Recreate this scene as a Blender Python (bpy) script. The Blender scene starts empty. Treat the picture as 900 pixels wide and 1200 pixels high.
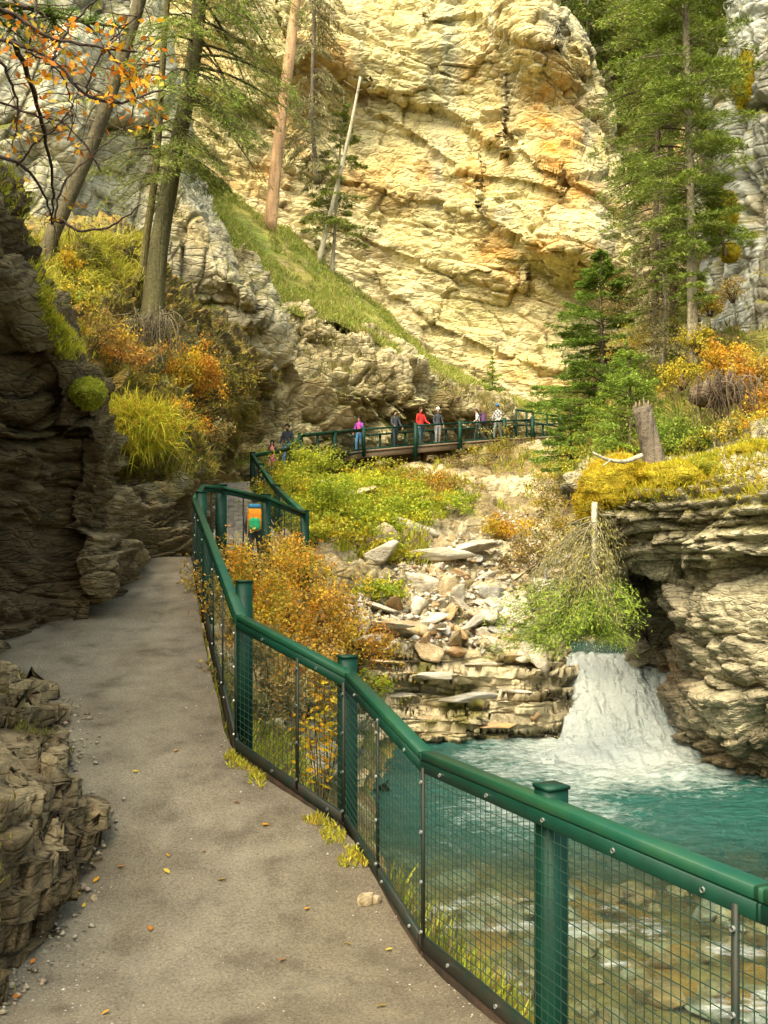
import bpy, math, random
import numpy as np
from mathutils import Vector, Matrix
sc = bpy.context.scene
COL = sc.collection
R = math.radians
F, CX, HY = 1100.0, 450.0, 660.0          # photo pixels: focal length, centre column, horizon row
# ---------------------------------------------------------------- camera, sky, sun, exposure
cam = bpy.data.cameras.new('camera'); camo = bpy.data.objects.new('camera', cam); COL.objects.link(camo)
cam.sensor_fit = 'VERTICAL'; cam.sensor_height = 36; cam.sensor_width = 27
cam.lens = F / 1200 * 36; cam.shift_y = (HY - 600) / 1200
cam.clip_start = 0.05; cam.clip_end = 2000
camo.location = (0, 0, 0); camo.rotation_euler = (R(90), 0, 0)
sc.camera = camo
world = bpy.data.worlds.new('World'); sc.world = world; world.use_nodes = True
wn = world.node_tree; bg = wn.nodes['Background']
sky = wn.nodes.new('ShaderNodeTexSky'); sky.sky_type = 'NISHITA'; sky.sun_disc = False
SUN_EL, SUN_AZ = R(54), R(213)            # compass angle, from behind the camera and to its left
sky.sun_elevation = SUN_EL; sky.sun_rotation = SUN_AZ
sky.dust_density = 5.0; sky.air_density = 1.2; sky.ozone_density = 0.6
wt = wn.nodes.new('ShaderNodeMix'); wt.data_type = 'RGBA'; wt.blend_type = 'MULTIPLY'; wt.inputs[0].default_value = 1
wn.links.new(sky.outputs[0], wt.inputs[6]); wt.inputs[7].default_value = (1.05, 1.03, 0.83, 1)   # thin warm overcast
wn.links.new(wt.outputs[2], bg.inputs[0]); bg.inputs[1].default_value = 0.15
sl = bpy.data.lights.new('sun', 'SUN'); so = bpy.data.objects.new('sun', sl); COL.objects.link(so)
sl.energy = 1.25; sl.angle = R(50); sl.color = (1.0, 0.95, 0.82)
sdir = Vector((math.sin(SUN_AZ) * math.cos(SUN_EL), math.cos(SUN_AZ) * math.cos(SUN_EL), math.sin(SUN_EL)))
so.rotation_euler = sdir.to_track_quat('Z', 'Y').to_euler(); so.location = (0, -20, 60)
sc.view_settings.view_transform = 'Standard'; sc.view_settings.look = 'None'
sc.view_settings.exposure = 1.88; sc.view_settings.gamma = 1
sc.cycles.max_bounces = 6; sc.cycles.transparent_max_bounces = 24
sc.cycles.diffuse_bounces = 3; sc.cycles.glossy_bounces = 2; sc.cycles.transmission_bounces = 3
sc.cycles.use_denoising = True
sc.cycles.caustics_reflective = False; sc.cycles.caustics_refractive = False

# ---------------------------------------------------------------- helpers
def W(px, py, d):
    return np.array([(px - CX) * d / F, d, (HY - py) * d / F])
def WZ(px, z, d):
    return np.array([(px - CX) * d / F, d, z])
def proj(P):
    P = np.asarray(P); d = np.maximum(P[..., 1], 1e-3)
    return CX + P[..., 0] * F / d, HY - P[..., 2] * F / d
def hsh(ix, iy, iz, seed):
    h = (ix.astype(np.int64) * 374761393 + iy.astype(np.int64) * 668265263 + iz.astype(np.int64) * 2147483647 + seed * 974634777) & 0xffffffff
    h = ((h ^ (h >> 13)) * 1274126177) & 0xffffffff
    h = ((h ^ (h >> 16)) * 2246822519) & 0xffffffff
    h = h ^ (h >> 15)
    return (h & 0xffffff) / float(0x1000000)
def vnoise(P, seed=0):
    i = np.floor(P).astype(np.int64); f = P - i; f = f * f * f * (f * (f * 6 - 15) + 10)
    r = 0
    for a in (0, 1):
        wx = f[..., 0] if a else 1 - f[..., 0]
        for b in (0, 1):
            wy = f[..., 1] if b else 1 - f[..., 1]
            for c in (0, 1):
                wz = f[..., 2] if c else 1 - f[..., 2]
                r = r + wx * wy * wz * hsh(i[..., 0] + a, i[..., 1] + b, i[..., 2] + c, seed)
    return r * 2 - 1
def fbm(P, oct=4, seed=0, gain=0.5, lac=2.03):
    a, s, r = 1.0, 0.0, 0.0; Q = np.asarray(P, float) + 13.7 * seed
    for k in range(oct):
        r = r + a * vnoise(Q, seed + k); s += a; a *= gain; Q = Q * lac + 5.3
    return r / s
def voro(Q, seed=0):
    i = np.floor(Q).astype(np.int64)
    f1 = np.full(Q.shape[:-1], 1e9); f2 = f1.copy(); rid = np.zeros_like(f1); loc = np.zeros(Q.shape)
    for a in (-1, 0, 1):
        for b in (-1, 0, 1):
            for c in (-1, 0, 1):
                x, y, z = i[..., 0] + a, i[..., 1] + b, i[..., 2] + c
                p = np.stack([x + .12 + .76 * hsh(x, y, z, seed), y + .12 + .76 * hsh(x, y, z, seed + 1), z + .12 + .76 * hsh(x, y, z, seed + 2)], -1)
                v = Q - p; a_ = np.abs(v); d = np.cbrt((a_ * a_ * a_).sum(-1))
                m = d < f1; f2 = np.where(m, f1, np.minimum(f2, d)); f1 = np.where(m, d, f1)
                rid = np.where(m, hsh(x, y, z, seed + 7), rid); loc = np.where(m[..., None], v, loc)
    return f1, f2 - f1, rid, loc
def sstep(a, b, x):
    t = np.clip((x - a) / (b - a), 0, 1); return t * t * (3 - 2 * t)
def mixc(c0, c1, t):
    t = np.clip(np.asarray(t), 0, 1)[..., None]; return np.asarray(c0) * (1 - t) + np.asarray(c1) * t
def frame(n, u=(1, 0, 0)):
    n = np.array(n, float); n /= np.linalg.norm(n); u = np.array(u, float); u -= n * (u @ n); u /= np.linalg.norm(u)
    return np.stack([u, np.cross(n, u), n], 1)      # columns: along strata, across, strata normal

def mk(name, V, Fs, mat=None, parent=None, smooth=True, col=None, uvn=None):
    V = np.ascontiguousarray(V, dtype=np.float32).reshape(-1, 3)
    if not isinstance(Fs, (list, tuple)): Fs = [Fs]
    Fs = [np.asarray(f, dtype=np.int32) for f in Fs if len(f)]
    me = bpy.data.meshes.new(name)
    me.vertices.add(len(V)); me.vertices.foreach_set('co', V.ravel())
    nl = sum(f.size for f in Fs); nf = sum(len(f) for f in Fs)
    me.loops.add(nl); me.loops.foreach_set('vertex_index', np.concatenate([f.ravel() for f in Fs]))
    me.polygons.add(nf)
    tot = np.concatenate([np.full(len(f), f.shape[1], np.int32) for f in Fs])
    st = np.concatenate([[0], np.cumsum(tot)[:-1]]).astype(np.int32)
    me.polygons.foreach_set('loop_start', st)
    me.update(calc_edges=True); me.validate()
    if smooth: me.polygons.foreach_set('use_smooth', np.ones(len(me.polygons), bool))
    if col is not None:
        at = me.attributes.new('Col', 'FLOAT_COLOR', 'POINT')
        c = np.ones((len(V), 4), np.float32); c[:, :3] = np.broadcast_to(np.asarray(col, np.float32), (len(V), 3))
        at.data.foreach_set('color', c.ravel())
    o = bpy.data.objects.new(name, me); COL.objects.link(o)
    if mat is not None: me.materials.append(mat)
    if parent is not None: o.parent = parent
    return o
def tag(o, label=None, cat=None, group=None, kind=None):
    if label: o['label'] = label
    if cat: o['category'] = cat
    if group: o['group'] = group
    if kind: o['kind'] = kind
    return o
def thing(name, label, cat, group=None, loc=(0, 0, 0), rz=0):
    o = bpy.data.objects.new(name, None); COL.objects.link(o); o.location = loc; o.rotation_euler = (0, 0, rz)
    o.empty_display_size = 0.2
    return tag(o, label, cat, group)
def copy_tree(o, parent=None):
    c = o.copy(); COL.objects.link(c); c.parent = parent
    for ch in list(o.children): copy_tree(ch, c)
    return c

# ---------------------------------------------------------------- materials
def newmat(name):
    m = bpy.data.materials.new(name); m.use_nodes = True; nt = m.node_tree
    return m, nt, nt.nodes['Principled BSDF']
def ramp(nt, pos, cols):
    r = nt.nodes.new('ShaderNodeValToRGB'); e = r.color_ramp.elements
    while len(e) < len(pos): e.new(0.5)
    for k, (p, c) in enumerate(zip(pos, cols)):
        e[k].position = p; e[k].color = (*c, 1) if len(c) == 3 else c
    return r
def rock_mat(name, rough=0.85, fine=9.0, bump=0.5, bdist=0.05, contrast=0.45, spec=0.25, zs=3.2):
    """vertex colour of the stone, broken up by fine grain; bump from grain and cracks"""
    m, nt, b = newmat(name); L = nt.links
    at = nt.nodes.new('ShaderNodeAttribute'); at.attribute_name = 'Col'
    tc = nt.nodes.new('ShaderNodeTexCoord')
    n1 = nt.nodes.new('ShaderNodeTexNoise'); n1.inputs['Scale'].default_value = fine; n1.inputs['Detail'].default_value = 9; n1.inputs['Roughness'].default_value = 0.68
    L.new(tc.outputs['Object'], n1.inputs['Vector'])
    n2 = nt.nodes.new('ShaderNodeTexNoise'); n2.inputs['Scale'].default_value = fine * 0.22; n2.inputs['Detail'].default_value = 6
    mp = nt.nodes.new('ShaderNodeMapping'); mp.inputs['Scale'].default_value = (1, 1, zs); mp.inputs['Rotation'].default_value = (0.1, 0.35, 0) if zs > 1 else (0, 0, 0)
    L.new(tc.outputs['Object'], mp.inputs[0]); L.new(mp.outputs[0], n2.inputs['Vector'])
    ma = nt.nodes.new('ShaderNodeMath'); ma.operation = 'ADD'; L.new(n1.outputs[0], ma.inputs[0]); L.new(n2.outputs[0], ma.inputs[1])
    lo, hi = 1 - contrast, 1 + contrast
    rr = ramp(nt, [0.36, 0.64], [(lo, lo, lo), (hi, hi, hi)])
    hf = nt.nodes.new('ShaderNodeMath'); hf.operation = 'MULTIPLY'; hf.inputs[1].default_value = 0.5
    L.new(ma.outputs[0], hf.inputs[0]); L.new(hf.outputs[0], rr.inputs[0])
    mx = nt.nodes.new('ShaderNodeMix'); mx.data_type = 'RGBA'; mx.blend_type = 'MULTIPLY'; mx.inputs[0].default_value = 1
    L.new(at.outputs['Color'], mx.inputs[6]); L.new(rr.outputs[0], mx.inputs[7])
    L.new(mx.outputs[2], b.inputs['Base Color'])
    vo = nt.nodes.new('ShaderNodeTexVoronoi'); vo.feature = 'DISTANCE_TO_EDGE'; vo.inputs['Scale'].default_value = fine * 0.35
    L.new(mp.outputs[0], vo.inputs['Vector'])
    vr = ramp(nt, [0.0, 0.12], [(0, 0, 0), (1, 1, 1)]); L.new(vo.outputs['Distance'], vr.inputs[0])
    hm = nt.nodes.new('ShaderNodeMath'); hm.operation = 'MULTIPLY_ADD'; hm.inputs[1].default_value = 0.35
    L.new(vr.outputs[0], hm.inputs[0]); L.new(ma.outputs[0], hm.inputs[2])
    bp = nt.nodes.new('ShaderNodeBump'); bp.inputs['Strength'].default_value = bump; bp.inputs['Distance'].default_value = bdist
    L.new(hm.outputs[0], bp.inputs['Height']); L.new(bp.outputs[0], b.inputs['Normal'])
    b.inputs['Roughness'].default_value = rough; b.inputs['Specular IOR Level'].default_value = spec
    return m
def leaf_mat(name, trans=0.35, rough=0.6):
    m, nt, b = newmat(name); L = nt.links
    at = nt.nodes.new('ShaderNodeAttribute'); at.attribute_name = 'Col'
    b.inputs['Roughness'].default_value = rough; b.inputs['Specular IOR Level'].default_value = 0.2
    L.new(at.outputs['Color'], b.inputs['Base Color'])
    tr = nt.nodes.new('ShaderNodeBsdfTranslucent'); L.new(at.outputs['Color'], tr.inputs[0])
    mx = nt.nodes.new('ShaderNodeMixShader'); mx.inputs[0].default_value = trans
    L.new(b.outputs[0], mx.inputs[1]); L.new(tr.outputs[0], mx.inputs[2])
    L.new(mx.outputs[0], nt.nodes['Material Output'].inputs[0])
    return m
def plain(name, c, rough=0.6, metal=0.0, spec=0.5, noise=0.0, nscale=30, c2=None, bump=0.0, stretch=None):
    m, nt, b = newmat(name); L = nt.links
    b.inputs['Base Color'].default_value = (*c, 1); b.inputs['Roughness'].default_value = rough; b.inputs['Metallic'].default_value = metal
    b.inputs['Specular IOR Level'].default_value = spec
    if noise or c2 is not None:
        tc = nt.nodes.new('ShaderNodeTexCoord'); n = nt.nodes.new('ShaderNodeTexNoise'); n.inputs['Scale'].default_value = nscale
        n.inputs['Detail'].default_value = 8; n.inputs['Roughness'].default_value = 0.65
        mp = nt.nodes.new('ShaderNodeMapping'); mp.inputs['Scale'].default_value = stretch or (1, 1, 1)
        L.new(tc.outputs['Object'], mp.inputs[0]); L.new(mp.outputs[0], n.inputs['Vector'])
        c2 = c2 or tuple(x * (1 - noise) for x in c)
        rr = ramp(nt, [0.35, 0.65], [c2, c]); L.new(n.outputs[0], rr.inputs[0]); L.new(rr.outputs[0], b.inputs['Base Color'])
        if bump:
            bp = nt.nodes.new('ShaderNodeBump'); bp.inputs['Strength'].default_value = bump; bp.inputs['Distance'].default_value = 0.01
            L.new(n.outputs[0], bp.inputs['Height']); L.new(bp.outputs[0], b.inputs['Normal'])
    return m
M_CLIFF = rock_mat('cliff_stone', fine=2.2, bump=0.7, bdist=0.35, contrast=0.34)
M_WALL = rock_mat('canyon_stone', fine=3.0, bump=0.7, bdist=0.25, contrast=0.45)
M_NEAR = rock_mat('near_stone', fine=11.0, bump=1.0, bdist=0.07, contrast=0.50, rough=0.75)
M_BOULDER = rock_mat('boulder_stone', fine=6.0, bump=0.5, bdist=0.06, contrast=0.30)
M_LEAF = leaf_mat('leaf'); M_NEEDLE = leaf_mat('needle', 0.15, 0.7); M_GRASS = leaf_mat('grass_blade', 0.3, 0.65)
M_BARK = rock_mat('bark', fine=16, bump=0.9, bdist=0.05, contrast=0.5, rough=0.9, zs=.16)

# ---------------------------------------------------------------- patch builder
def catmull(C, n, axis):
    C = np.moveaxis(np.asarray(C, float), axis, 0); m = len(C)
    E = np.concatenate([[2 * C[0] - C[1]], C, [2 * C[-1] - C[-2]]])
    t = np.linspace(0, m - 1, n); i = np.minimum(t.astype(int), m - 2); f = (t - i).reshape((-1,) + (1,) * (C.ndim - 1))
    p0, p1, p2, p3 = E[i], E[i + 1], E[i + 2], E[i + 3]
    r = 0.5 * (2 * p1 + (p2 - p0) * f + (2 * p0 - 5 * p1 + 4 * p2 - p3) * f ** 2 + (3 * p1 - p0 - 3 * p2 + p3) * f ** 3)
    return np.moveaxis(r, 0, axis)
def normals(P):
    du = np.gradient(P, axis=1); dv = np.gradient(P, axis=0)
    n = np.cross(du, dv); n /= np.maximum(np.linalg.norm(n, axis=-1, keepdims=True), 1e-9)
    return n
def to_cam(P, N):
    s = np.sign(-(P * N).sum(-1).mean()); return N * (s if s else 1)
def grid_faces(nv, nu):
    a = (np.arange(nv - 1)[:, None] * nu + np.arange(nu - 1)[None]).ravel()
    return np.stack([a, a + 1, a + nu + 1, a + nu], 1)
def ctrl(rows, fn=W):
    return np.array([[fn(*c) for c in r] for r in rows])
def rockdisp(P, N, B, blocks, fb=(0.5, 0.3, 4), warp=(0.3, 1.0), seed=0):
    """blocky fractured stone: voronoi blocks in the strata frame B pushed in and out, with open cracks, plus fbm"""
    w = np.stack([fbm(P * warp[1], 3, seed + 50 + k) for k in range(3)], -1) * warp[0]
    Q = (P + w) @ B; d = np.zeros(P.shape[:-1]); rids = []
    for k, (sx, sy, sz, amp, crack, cw, tilt) in enumerate(blocks):
        f1, e, rid, loc = voro(Q / np.array([sx, sy, sz]), seed + 11 * k)
        d += amp * (rid - 0.5) * 2 + amp * tilt * 2.4 * (loc[..., 2] * (rid * 13 % 1 + .1) + loc[..., 0] * ((rid * 7 % 1) - .5) * 1.6 + loc[..., 1] * ((rid * 5 % 1) - .5))
        d -= crack * .55 * np.exp(-(e / (cw * .6)) ** 2); rids.append(rid)
    d += fb[0] * fbm(P * fb[1], fb[2], seed + 99)
    return P + N * d[..., None], rids, Q
SURF = {}
def finish(name, P, col, mat, smooth=False):
    nv, nu = P.shape[:2]; f = grid_faces(nv, nu)
    if name not in ('path', 'right_cliff'): col = col * np.array([1.03, 1.0, .86 if name in ('cliff', 'far_cliff', 'mossy_bank', 'lower_cliff') else .88])
    n = normals(P)
    if (P * n).sum(-1).mean() < 0: pass
    else: f = f[:, ::-1]
    o = mk(name, P.reshape(-1, 3), f, mat, smooth=smooth, col=col.reshape(-1, 3))
    N = to_cam(P, n)
    SURF[name] = (P.reshape(-1, 3), N.reshape(-1, 3))
    tag(o, kind='structure')
    return o
def hit(name, px, py, dmax=1e9, dmin=0):
    """a point of a built surface seen at a photo position"""
    P, N = SURF[name]; x, y = proj(P); q = (x - px) ** 2 + (y - py) ** 2
    q = np.where((P[:, 1] > dmax) | (P[:, 1] < dmin) | ((P * N).sum(-1) > 0), 1e9, q)
    m = q.min(); c = np.where(q <= m + 30)[0]; k = c[np.argmin(P[c, 1])]
    return P[k].copy(), N[k].copy()
# ---------------------------------------------------------------- big background cliff
def polyline_y(pts, x):
    p = np.array(pts, float); return np.interp(x, p[:, 0], p[:, 1], left=-9e3, right=-9e3)
def blobs(px, py, lst):
    r = np.zeros_like(px)
    for (x, y, sx, sy, a) in lst: r = np.maximum(r, a * np.exp(-((px - x) / sx) ** 2 - ((py - y) / sy) ** 2))
    return r
XS = [-170, -80, 0, 120, 240, 340, 440, 520, 580, 640, 690, 725, 742, 742, 742]
def edge(y): return np.interp(y, [-300, 0, 60, 110, 200, 300, 340, 420, 600], [600, 648, 690, 702, 722, 738, 742, 742, 742])
rows = []
for y in [-330, -200, -80, 0, 60, 120, 190, 250, 300, 350, 420, 500, 580]:
    r = []
    for k, x in enumerate(XS):
        d = 62 + 5 * math.exp(-((x - 430) / 220) ** 2) - 4.0 * math.exp(-((x - 660) / 110) ** 2) * (1 if y < 320 else 0.3)
        d += -2.0 * (y < 120) * (x > 300) + (y - 250) * -0.004
        ex = edge(y)
        xx = x if x < 560 else 560 + (x - 560) * (ex - 560) / (742 - 560)
        if k == len(XS) - 2: xx, d = ex - 4, d + 4
        if k == len(XS) - 1: xx, d = ex - 45, d + 24
        r.append((xx, y, d))
    rows.append(r)
C0 = ctrl(rows)
P = catmull(catmull(C0, 800, 1), 680, 0)
px, py = proj(P)
dd = np.zeros_like(px)
for pts, A, st, fade in [
    ([(330, 40), (400, 92), (450, 112), (520, 135), (560, 155), (592, 182)], 2.8, 14, 90),
    ([(430, 128), (470, 150), (540, 200), (600, 214), (660, 232)], 1.3, 10, 40),
    ([(592, 150), (620, 196), (660, 210), (700, 232), (742, 268)], 1.3, 8, 60),
    ([(560, 262), (600, 285), (640, 308), (680, 300), (742, 342)], 3.0, 18, 90),
    ([(230, 110), (300, 138), (350, 172)], 2.4, 16, 50),
    ([(250, 30), (300, 60), (338, 84)], 2.6, 14, 60),
    ([(340, 196), (450, 226), (560, 258)], 0.9, 7, 30),
    ([(380, 262), (470, 300), (560, 330), (620, 348)], 0.8, 7, 30),
    ([(440, 330), (500, 372), (580, 415), (660, 440)], 0.8, 6, 26),
    ([(500, 30), (560, 20), (620, 48), (660, 60)], 1.2, 8, 30)]:
    L = polyline_y(pts, px + 6 * fbm(P * .4, 3, 5)) + 9 * fbm(P * .25, 4, 77)
    a = (L - py); dd += -A * .5 * sstep(-st * .3, st * .7, a) * np.clip(1 - (a - st) / fade, 0, 1)
P = P * (1 + (dd / P[..., 1]))[..., None]
N = to_cam(P, normals(P))
B = frame((0.40, 0.05, 0.92))
P2, rid, Q = rockdisp(P, N, B, [(6, 5, 2.0, .42, .25, .08, .3), (2.3, 2.3, .75, .24, .14, .10, .4), (1., 1., .34, .08, .05, .14, .4), (.5, .5, .2, .035, .03, .15, .4)], (0.55, .16, 5), (.3, .25), 3)
N2 = to_cam(P2, normals(P2))
f1 = fbm(P2 * .12, 5, 21); f2 = fbm(P2 * .5, 5, 22)
st = fbm(np.stack([Q[..., 0] * .10, Q[..., 1] * .1, Q[..., 2] * .9], -1), 4, 31)
vs = fbm(P2 * np.array([.75, .3, .05]), 5, 41)
cream, ochre, grey, pale, brown = (.54, .47, .26), (.50, .29, .085), (.31, .325, .28), (.60, .54, .38), (.235, .175, .075)
c = mixc(cream, pale, sstep(-.1, .6, f1 + .5 * f2 + .25 * (rid[0] - .5)))
c = mixc(c, ochre, .6 * sstep(.15, .6, st + .5 * f2 + .3 * (rid[1] - .5)) )
c = mixc(c, brown, .7 * sstep(.25, .62, -st + .55 * f2))
g = blobs(px, py, [(520, 60, 25, 130, .8), (515, 190, 18, 60, .9), (585, 250, 30, 18, .7), (590, 110, 26, 90, .6), (430, 40, 30, 80, .5), (440, 130, 26, 40, .6), (700, 260, 22, 70, .8), (688, 150, 14, 60, .8), (640, 60, 25, 40, .5), (660, 40, 30, 25, .8), (300, 20, 60, 20, .5), (420, 160, 30, 20, .5)])
c = mixc(c, grey, g * sstep(-.25, .35, vs + .3 * f2))
o_ = blobs(px, py, [(650, 160, 34, 60, 1), (645, 110, 30, 40, .9), (680, 210, 26, 40, .7), (480, 210, 70, 22, .6), (350, 130, 60, 40, .7), (620, 290, 60, 22, .7), (560, 170, 40, 20, .6), (380, 60, 30, 40, .55), (330, 190, 60, 40, .5), (600, 330, 50, 20, .4), (560, 90, 20, 30, .5)])
c = mixc(c, (.56, .27, .05), o_ * sstep(-.3, .35, f2 + .5 * vs))
c = mixc(c, (.62, .585, .45), sstep(.30, .6, -vs - .2 * f1) * .75 * (py < 300))
c = mixc(c, pale, .55 * sstep(300, 400, py) * sstep(-.3, .3, f2))
sv = Q[..., 2] + .25 * fbm(Q * np.array([.25, .25, .6]), 4, 88)
for per, wd, am in ((1.35, .035, .55), (.47, .06, .35)):
    fr = np.abs(sv / per - np.round(sv / per)); c = mixc(c, (.16, .115, .05), am * np.exp(-(fr / wd) ** 2) * sstep(-.15, .35, fbm(P2 * .35, 4, int(per * 100))))
vj = Q[..., 0] + .5 * fbm(P2 * .4, 4, 89); fr = np.abs(vj / 2.9 - np.round(vj / 2.9)); c = mixc(c, (.17, .14, .08), .55 * np.exp(-(fr / .022) ** 2) * sstep(0, .4, fbm(P2 * .3, 3, 90)))
finish('cliff', P2, c, M_CLIFF)

# cliff farther back on the right, forest on its top
rows = [[(x, y + o, d) for x, o, d in [(600, 0, 96), (680, 5, 94), (740, 10, 92), (800, 0, 88), (870, -20, 84), (960, -50, 80), (1100, -80, 76)]] for y, in [(-40,), (70,), (110,), (160,), (220,), (300,), (400,), (520,), (620,)]]
rows[0] = [(x, y + 60, d + 60) for x, y, d in rows[0]]; rows[1] = [(x, y, d + 8) for x, y, d in rows[1]]
P = catmull(catmull(ctrl(rows), 150, 1), 220, 0); N = to_cam(P, normals(P))
P2, rid, Q = rockdisp(P, N, frame((0.3, .05, .95)), [(5, 5, 2, .5, .4, .1, .5), (2, 2, .8, .25, .15, .12, .5)], (1.2, .12, 4), (1, .2), 8)
f2 = fbm(P2 * .3, 4, 5); N2 = to_cam(P2, normals(P2))
c = mixc((.50, .41, .27), (.40, .27, .12), sstep(-.1, .5, f2)); c = mixc(c, (.40, .40, .36), sstep(.1, .5, fbm(P2 * np.array([.4, .2, .05]), 4, 9)))
c = mixc(c, (.14, .15, .04), sstep(.35, .6, N2[..., 2] + .3 * f2))
finish('far_cliff', P2, c, M_CLIFF)

# pale grey cliff on the left, behind the leaning trees
red = lambda y: np.interp(y, [-200, 0, 100, 205, 250, 290, 335, 400, 480, 600], [150, 178, 195, 212, 232, 260, 300, 332, 345, 350])
rows = []
for y in [-260, -120, 0, 90, 160, 205, 250, 290, 335, 400, 480, 580]:
    e = red(y); r = []
    for u, d in [(-420, 24), (-220, 27), (-60, 29), (60, 31)]: r.append((u, y, d))
    bk = 4.5 * float(sstep(330, 470, y))
    for t in (.35, .7, 1.0): r.append((60 + (e - 60) * t, y, 31 + (5.5 + bk) * t))
    r.append((e - 6, y - 12, 49)); rows.append(r)
P = catmull(catmull(ctrl(rows), 420, 1), 470, 0); N = to_cam(P, normals(P)); px, py = proj(P)
lowr = sstep(210, 300, py)
P2, rid, Q = rockdisp(P, N, frame((.28, .3, .9), (1, 0, 0)), [(2.2, 2.4, 6.0, .50, .45, .09, .35), (.8, .9, 2.2, .16, .14, .12, .4), (.3, .35, .7, .05, .05, .15, .4)], (0.6, .25, 4), (.3, .4), 12)
N2 = to_cam(P2, normals(P2)); f1 = fbm(P2 * .3, 4, 3); f2 = fbm(P2 * 1.1, 4, 6)
c = mixc(mixc((.46, .43, .33), (.64, .60, .48), sstep(-.3, .4, f1 + .4 * (rid[0] - .5))), mixc((.32, .285, .20), (.54, .49, .36), sstep(-.3, .4, f2 + .5 * (rid[0] - .5))), lowr)
c = mixc(c, (.26, .24, .18), sstep(.1, .6, f2 + .3 * f1)); c = mixc(c, (.34, .26, .12), .7 * sstep(.15, .5, fbm(P2 * .5, 4, 61)))
c = mixc(c, (.16, .15, .13), .8 * sstep(.2, .5, fbm(P2 * np.array([1.3, 1, .14]), 4, 62)))
c = mixc(c, (.13, .14, .03), sstep(.45, .75, N2[..., 2] + .45 * f2))
finish('left_cliff', P2, c, M_WALL)

# wall below the grassy ledge, behind the footbridge
rows = [[(190, 215, 43), (230, 262, 42.5), (285, 312, 43), (340, 352, 44), (400, 374, 45), (450, 396, 46), (490, 424, 47), (535, 456, 49), (575, 474, 51), (640, 494, 54), (720, 510, 57)],
        [(190, 240, 40), (230, 290, 40), (285, 330, 41), (340, 368, 42), (400, 388, 43), (450, 410, 44), (490, 434, 45), (535, 464, 47), (575, 482, 49), (640, 502, 53), (720, 520, 57)],
        [(190, 330, 39.5), (230, 350, 39.5), (285, 380, 40.5), (340, 400, 41.5), (400, 420, 42.5), (450, 435, 43), (490, 455, 44), (535, 476, 46), (575, 490, 48), (640, 506, 52), (720, 525, 57)],
        [(190, 430, 38), (230, 430, 38), (285, 440, 39), (340, 450, 40), (400, 460, 41.5), (450, 470, 42.5), (490, 480, 44), (535, 492, 46), (575, 500, 48), (640, 515, 52), (720, 530, 56)],
        [(190, 520, 37), (230, 520, 37), (285, 520, 37.5), (340, 520, 38.5), (400, 520, 42), (450, 520, 44), (490, 520, 45.5), (535, 520, 47), (575, 520, 49), (640, 525, 51), (720, 540, 55)],
        [(190, 600, 37), (230, 600, 37), (285, 590, 37.5), (340, 590, 38.5), (400, 575, 42), (450, 575, 44), (490, 570, 45.5), (535, 570, 47), (575, 570, 49), (640, 570, 50), (720, 580, 54)]]
P = catmull(catmull(ctrl(rows), 420, 1), 300, 0); N = to_cam(P, normals(P))
P2, rid, Q = rockdisp(P, N, frame((.45, .1, .88)), [(2.6, 2.6, 1.3, .55, .4, .1, .6), (.9, 1., .5, .24, .16, .12, .6), (.35, .4, .22, .09, .06, .15, .5)], (0.5, .3, 4), (.6, .35), 17)
N2 = to_cam(P2, normals(P2)); f1 = fbm(P2 * .25, 4, 3); f2 = fbm(P2 * .9, 4, 6)
c = mixc((.33, .27, .15), (.52, .45, .30), sstep(-.25, .45, f1 + .6 * (rid[1] - .5) + .4 * f2))
c = mixc(c, (.17, .12, .05), .8 * sstep(.1, .5, fbm(P2 * .6, 4, 63))); c = mixc(c, (.50, .46, .36), .8 * sstep(.3, .55, -f1 + .3 * f2))
c = mixc(c, (.13, .13, .03), sstep(.5, .8, N2[..., 2] + .5 * f2))
finish('lower_cliff', P2, c, M_WALL)

# grass slope on top of it
rows = [[(170, 130, 52), (225, 190, 53), (262, 225, 54), (330, 265, 56), (400, 318, 58), (450, 362, 59), (490, 408, 60), (540, 434, 61), (582, 460, 62), (660, 490, 64), (730, 500, 66)],
        [(170, 160, 48), (225, 205, 48), (262, 240, 49), (325, 285, 51), (395, 338, 52), (446, 374, 53), (486, 415, 54), (538, 444, 55), (580, 466, 57), (650, 495, 60), (725, 506, 62)],
        [(180, 200, 43), (228, 240, 43.5), (280, 292, 44), (335, 338, 45), (398, 366, 46), (448, 392, 47), (488, 424, 48), (536, 457, 50), (577, 476, 52), (642, 500, 55), (722, 514, 58)],
        [(188, 240, 40.5), (230, 275, 40.3), (285, 322, 41), (340, 362, 42), (400, 384, 43), (450, 406, 44), (490, 432, 45.2), (535, 464, 47), (575, 482, 49.2), (640, 503, 53), (720, 520, 57)]]
P = catmull(catmull(ctrl(rows), 260, 1), 90, 0); N = to_cam(P, normals(P))
P2 = P + np.array([0, 0, 1.]) * (fbm(P * .35, 4, 4) * .7)[..., None]
f1 = fbm(P2 * .3, 4, 3); f2 = fbm(P2 * 1.2, 4, 9)
c = mixc((.17, .20, .035), (.27, .24, .06), sstep(-.2, .4, f1 + .3 * f2)); c = mixc(c, (.36, .28, .13), sstep(.25, .55, f2 - .3 * f1))
finish('grass_slope', P2, c, M_WALL, True)

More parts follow.
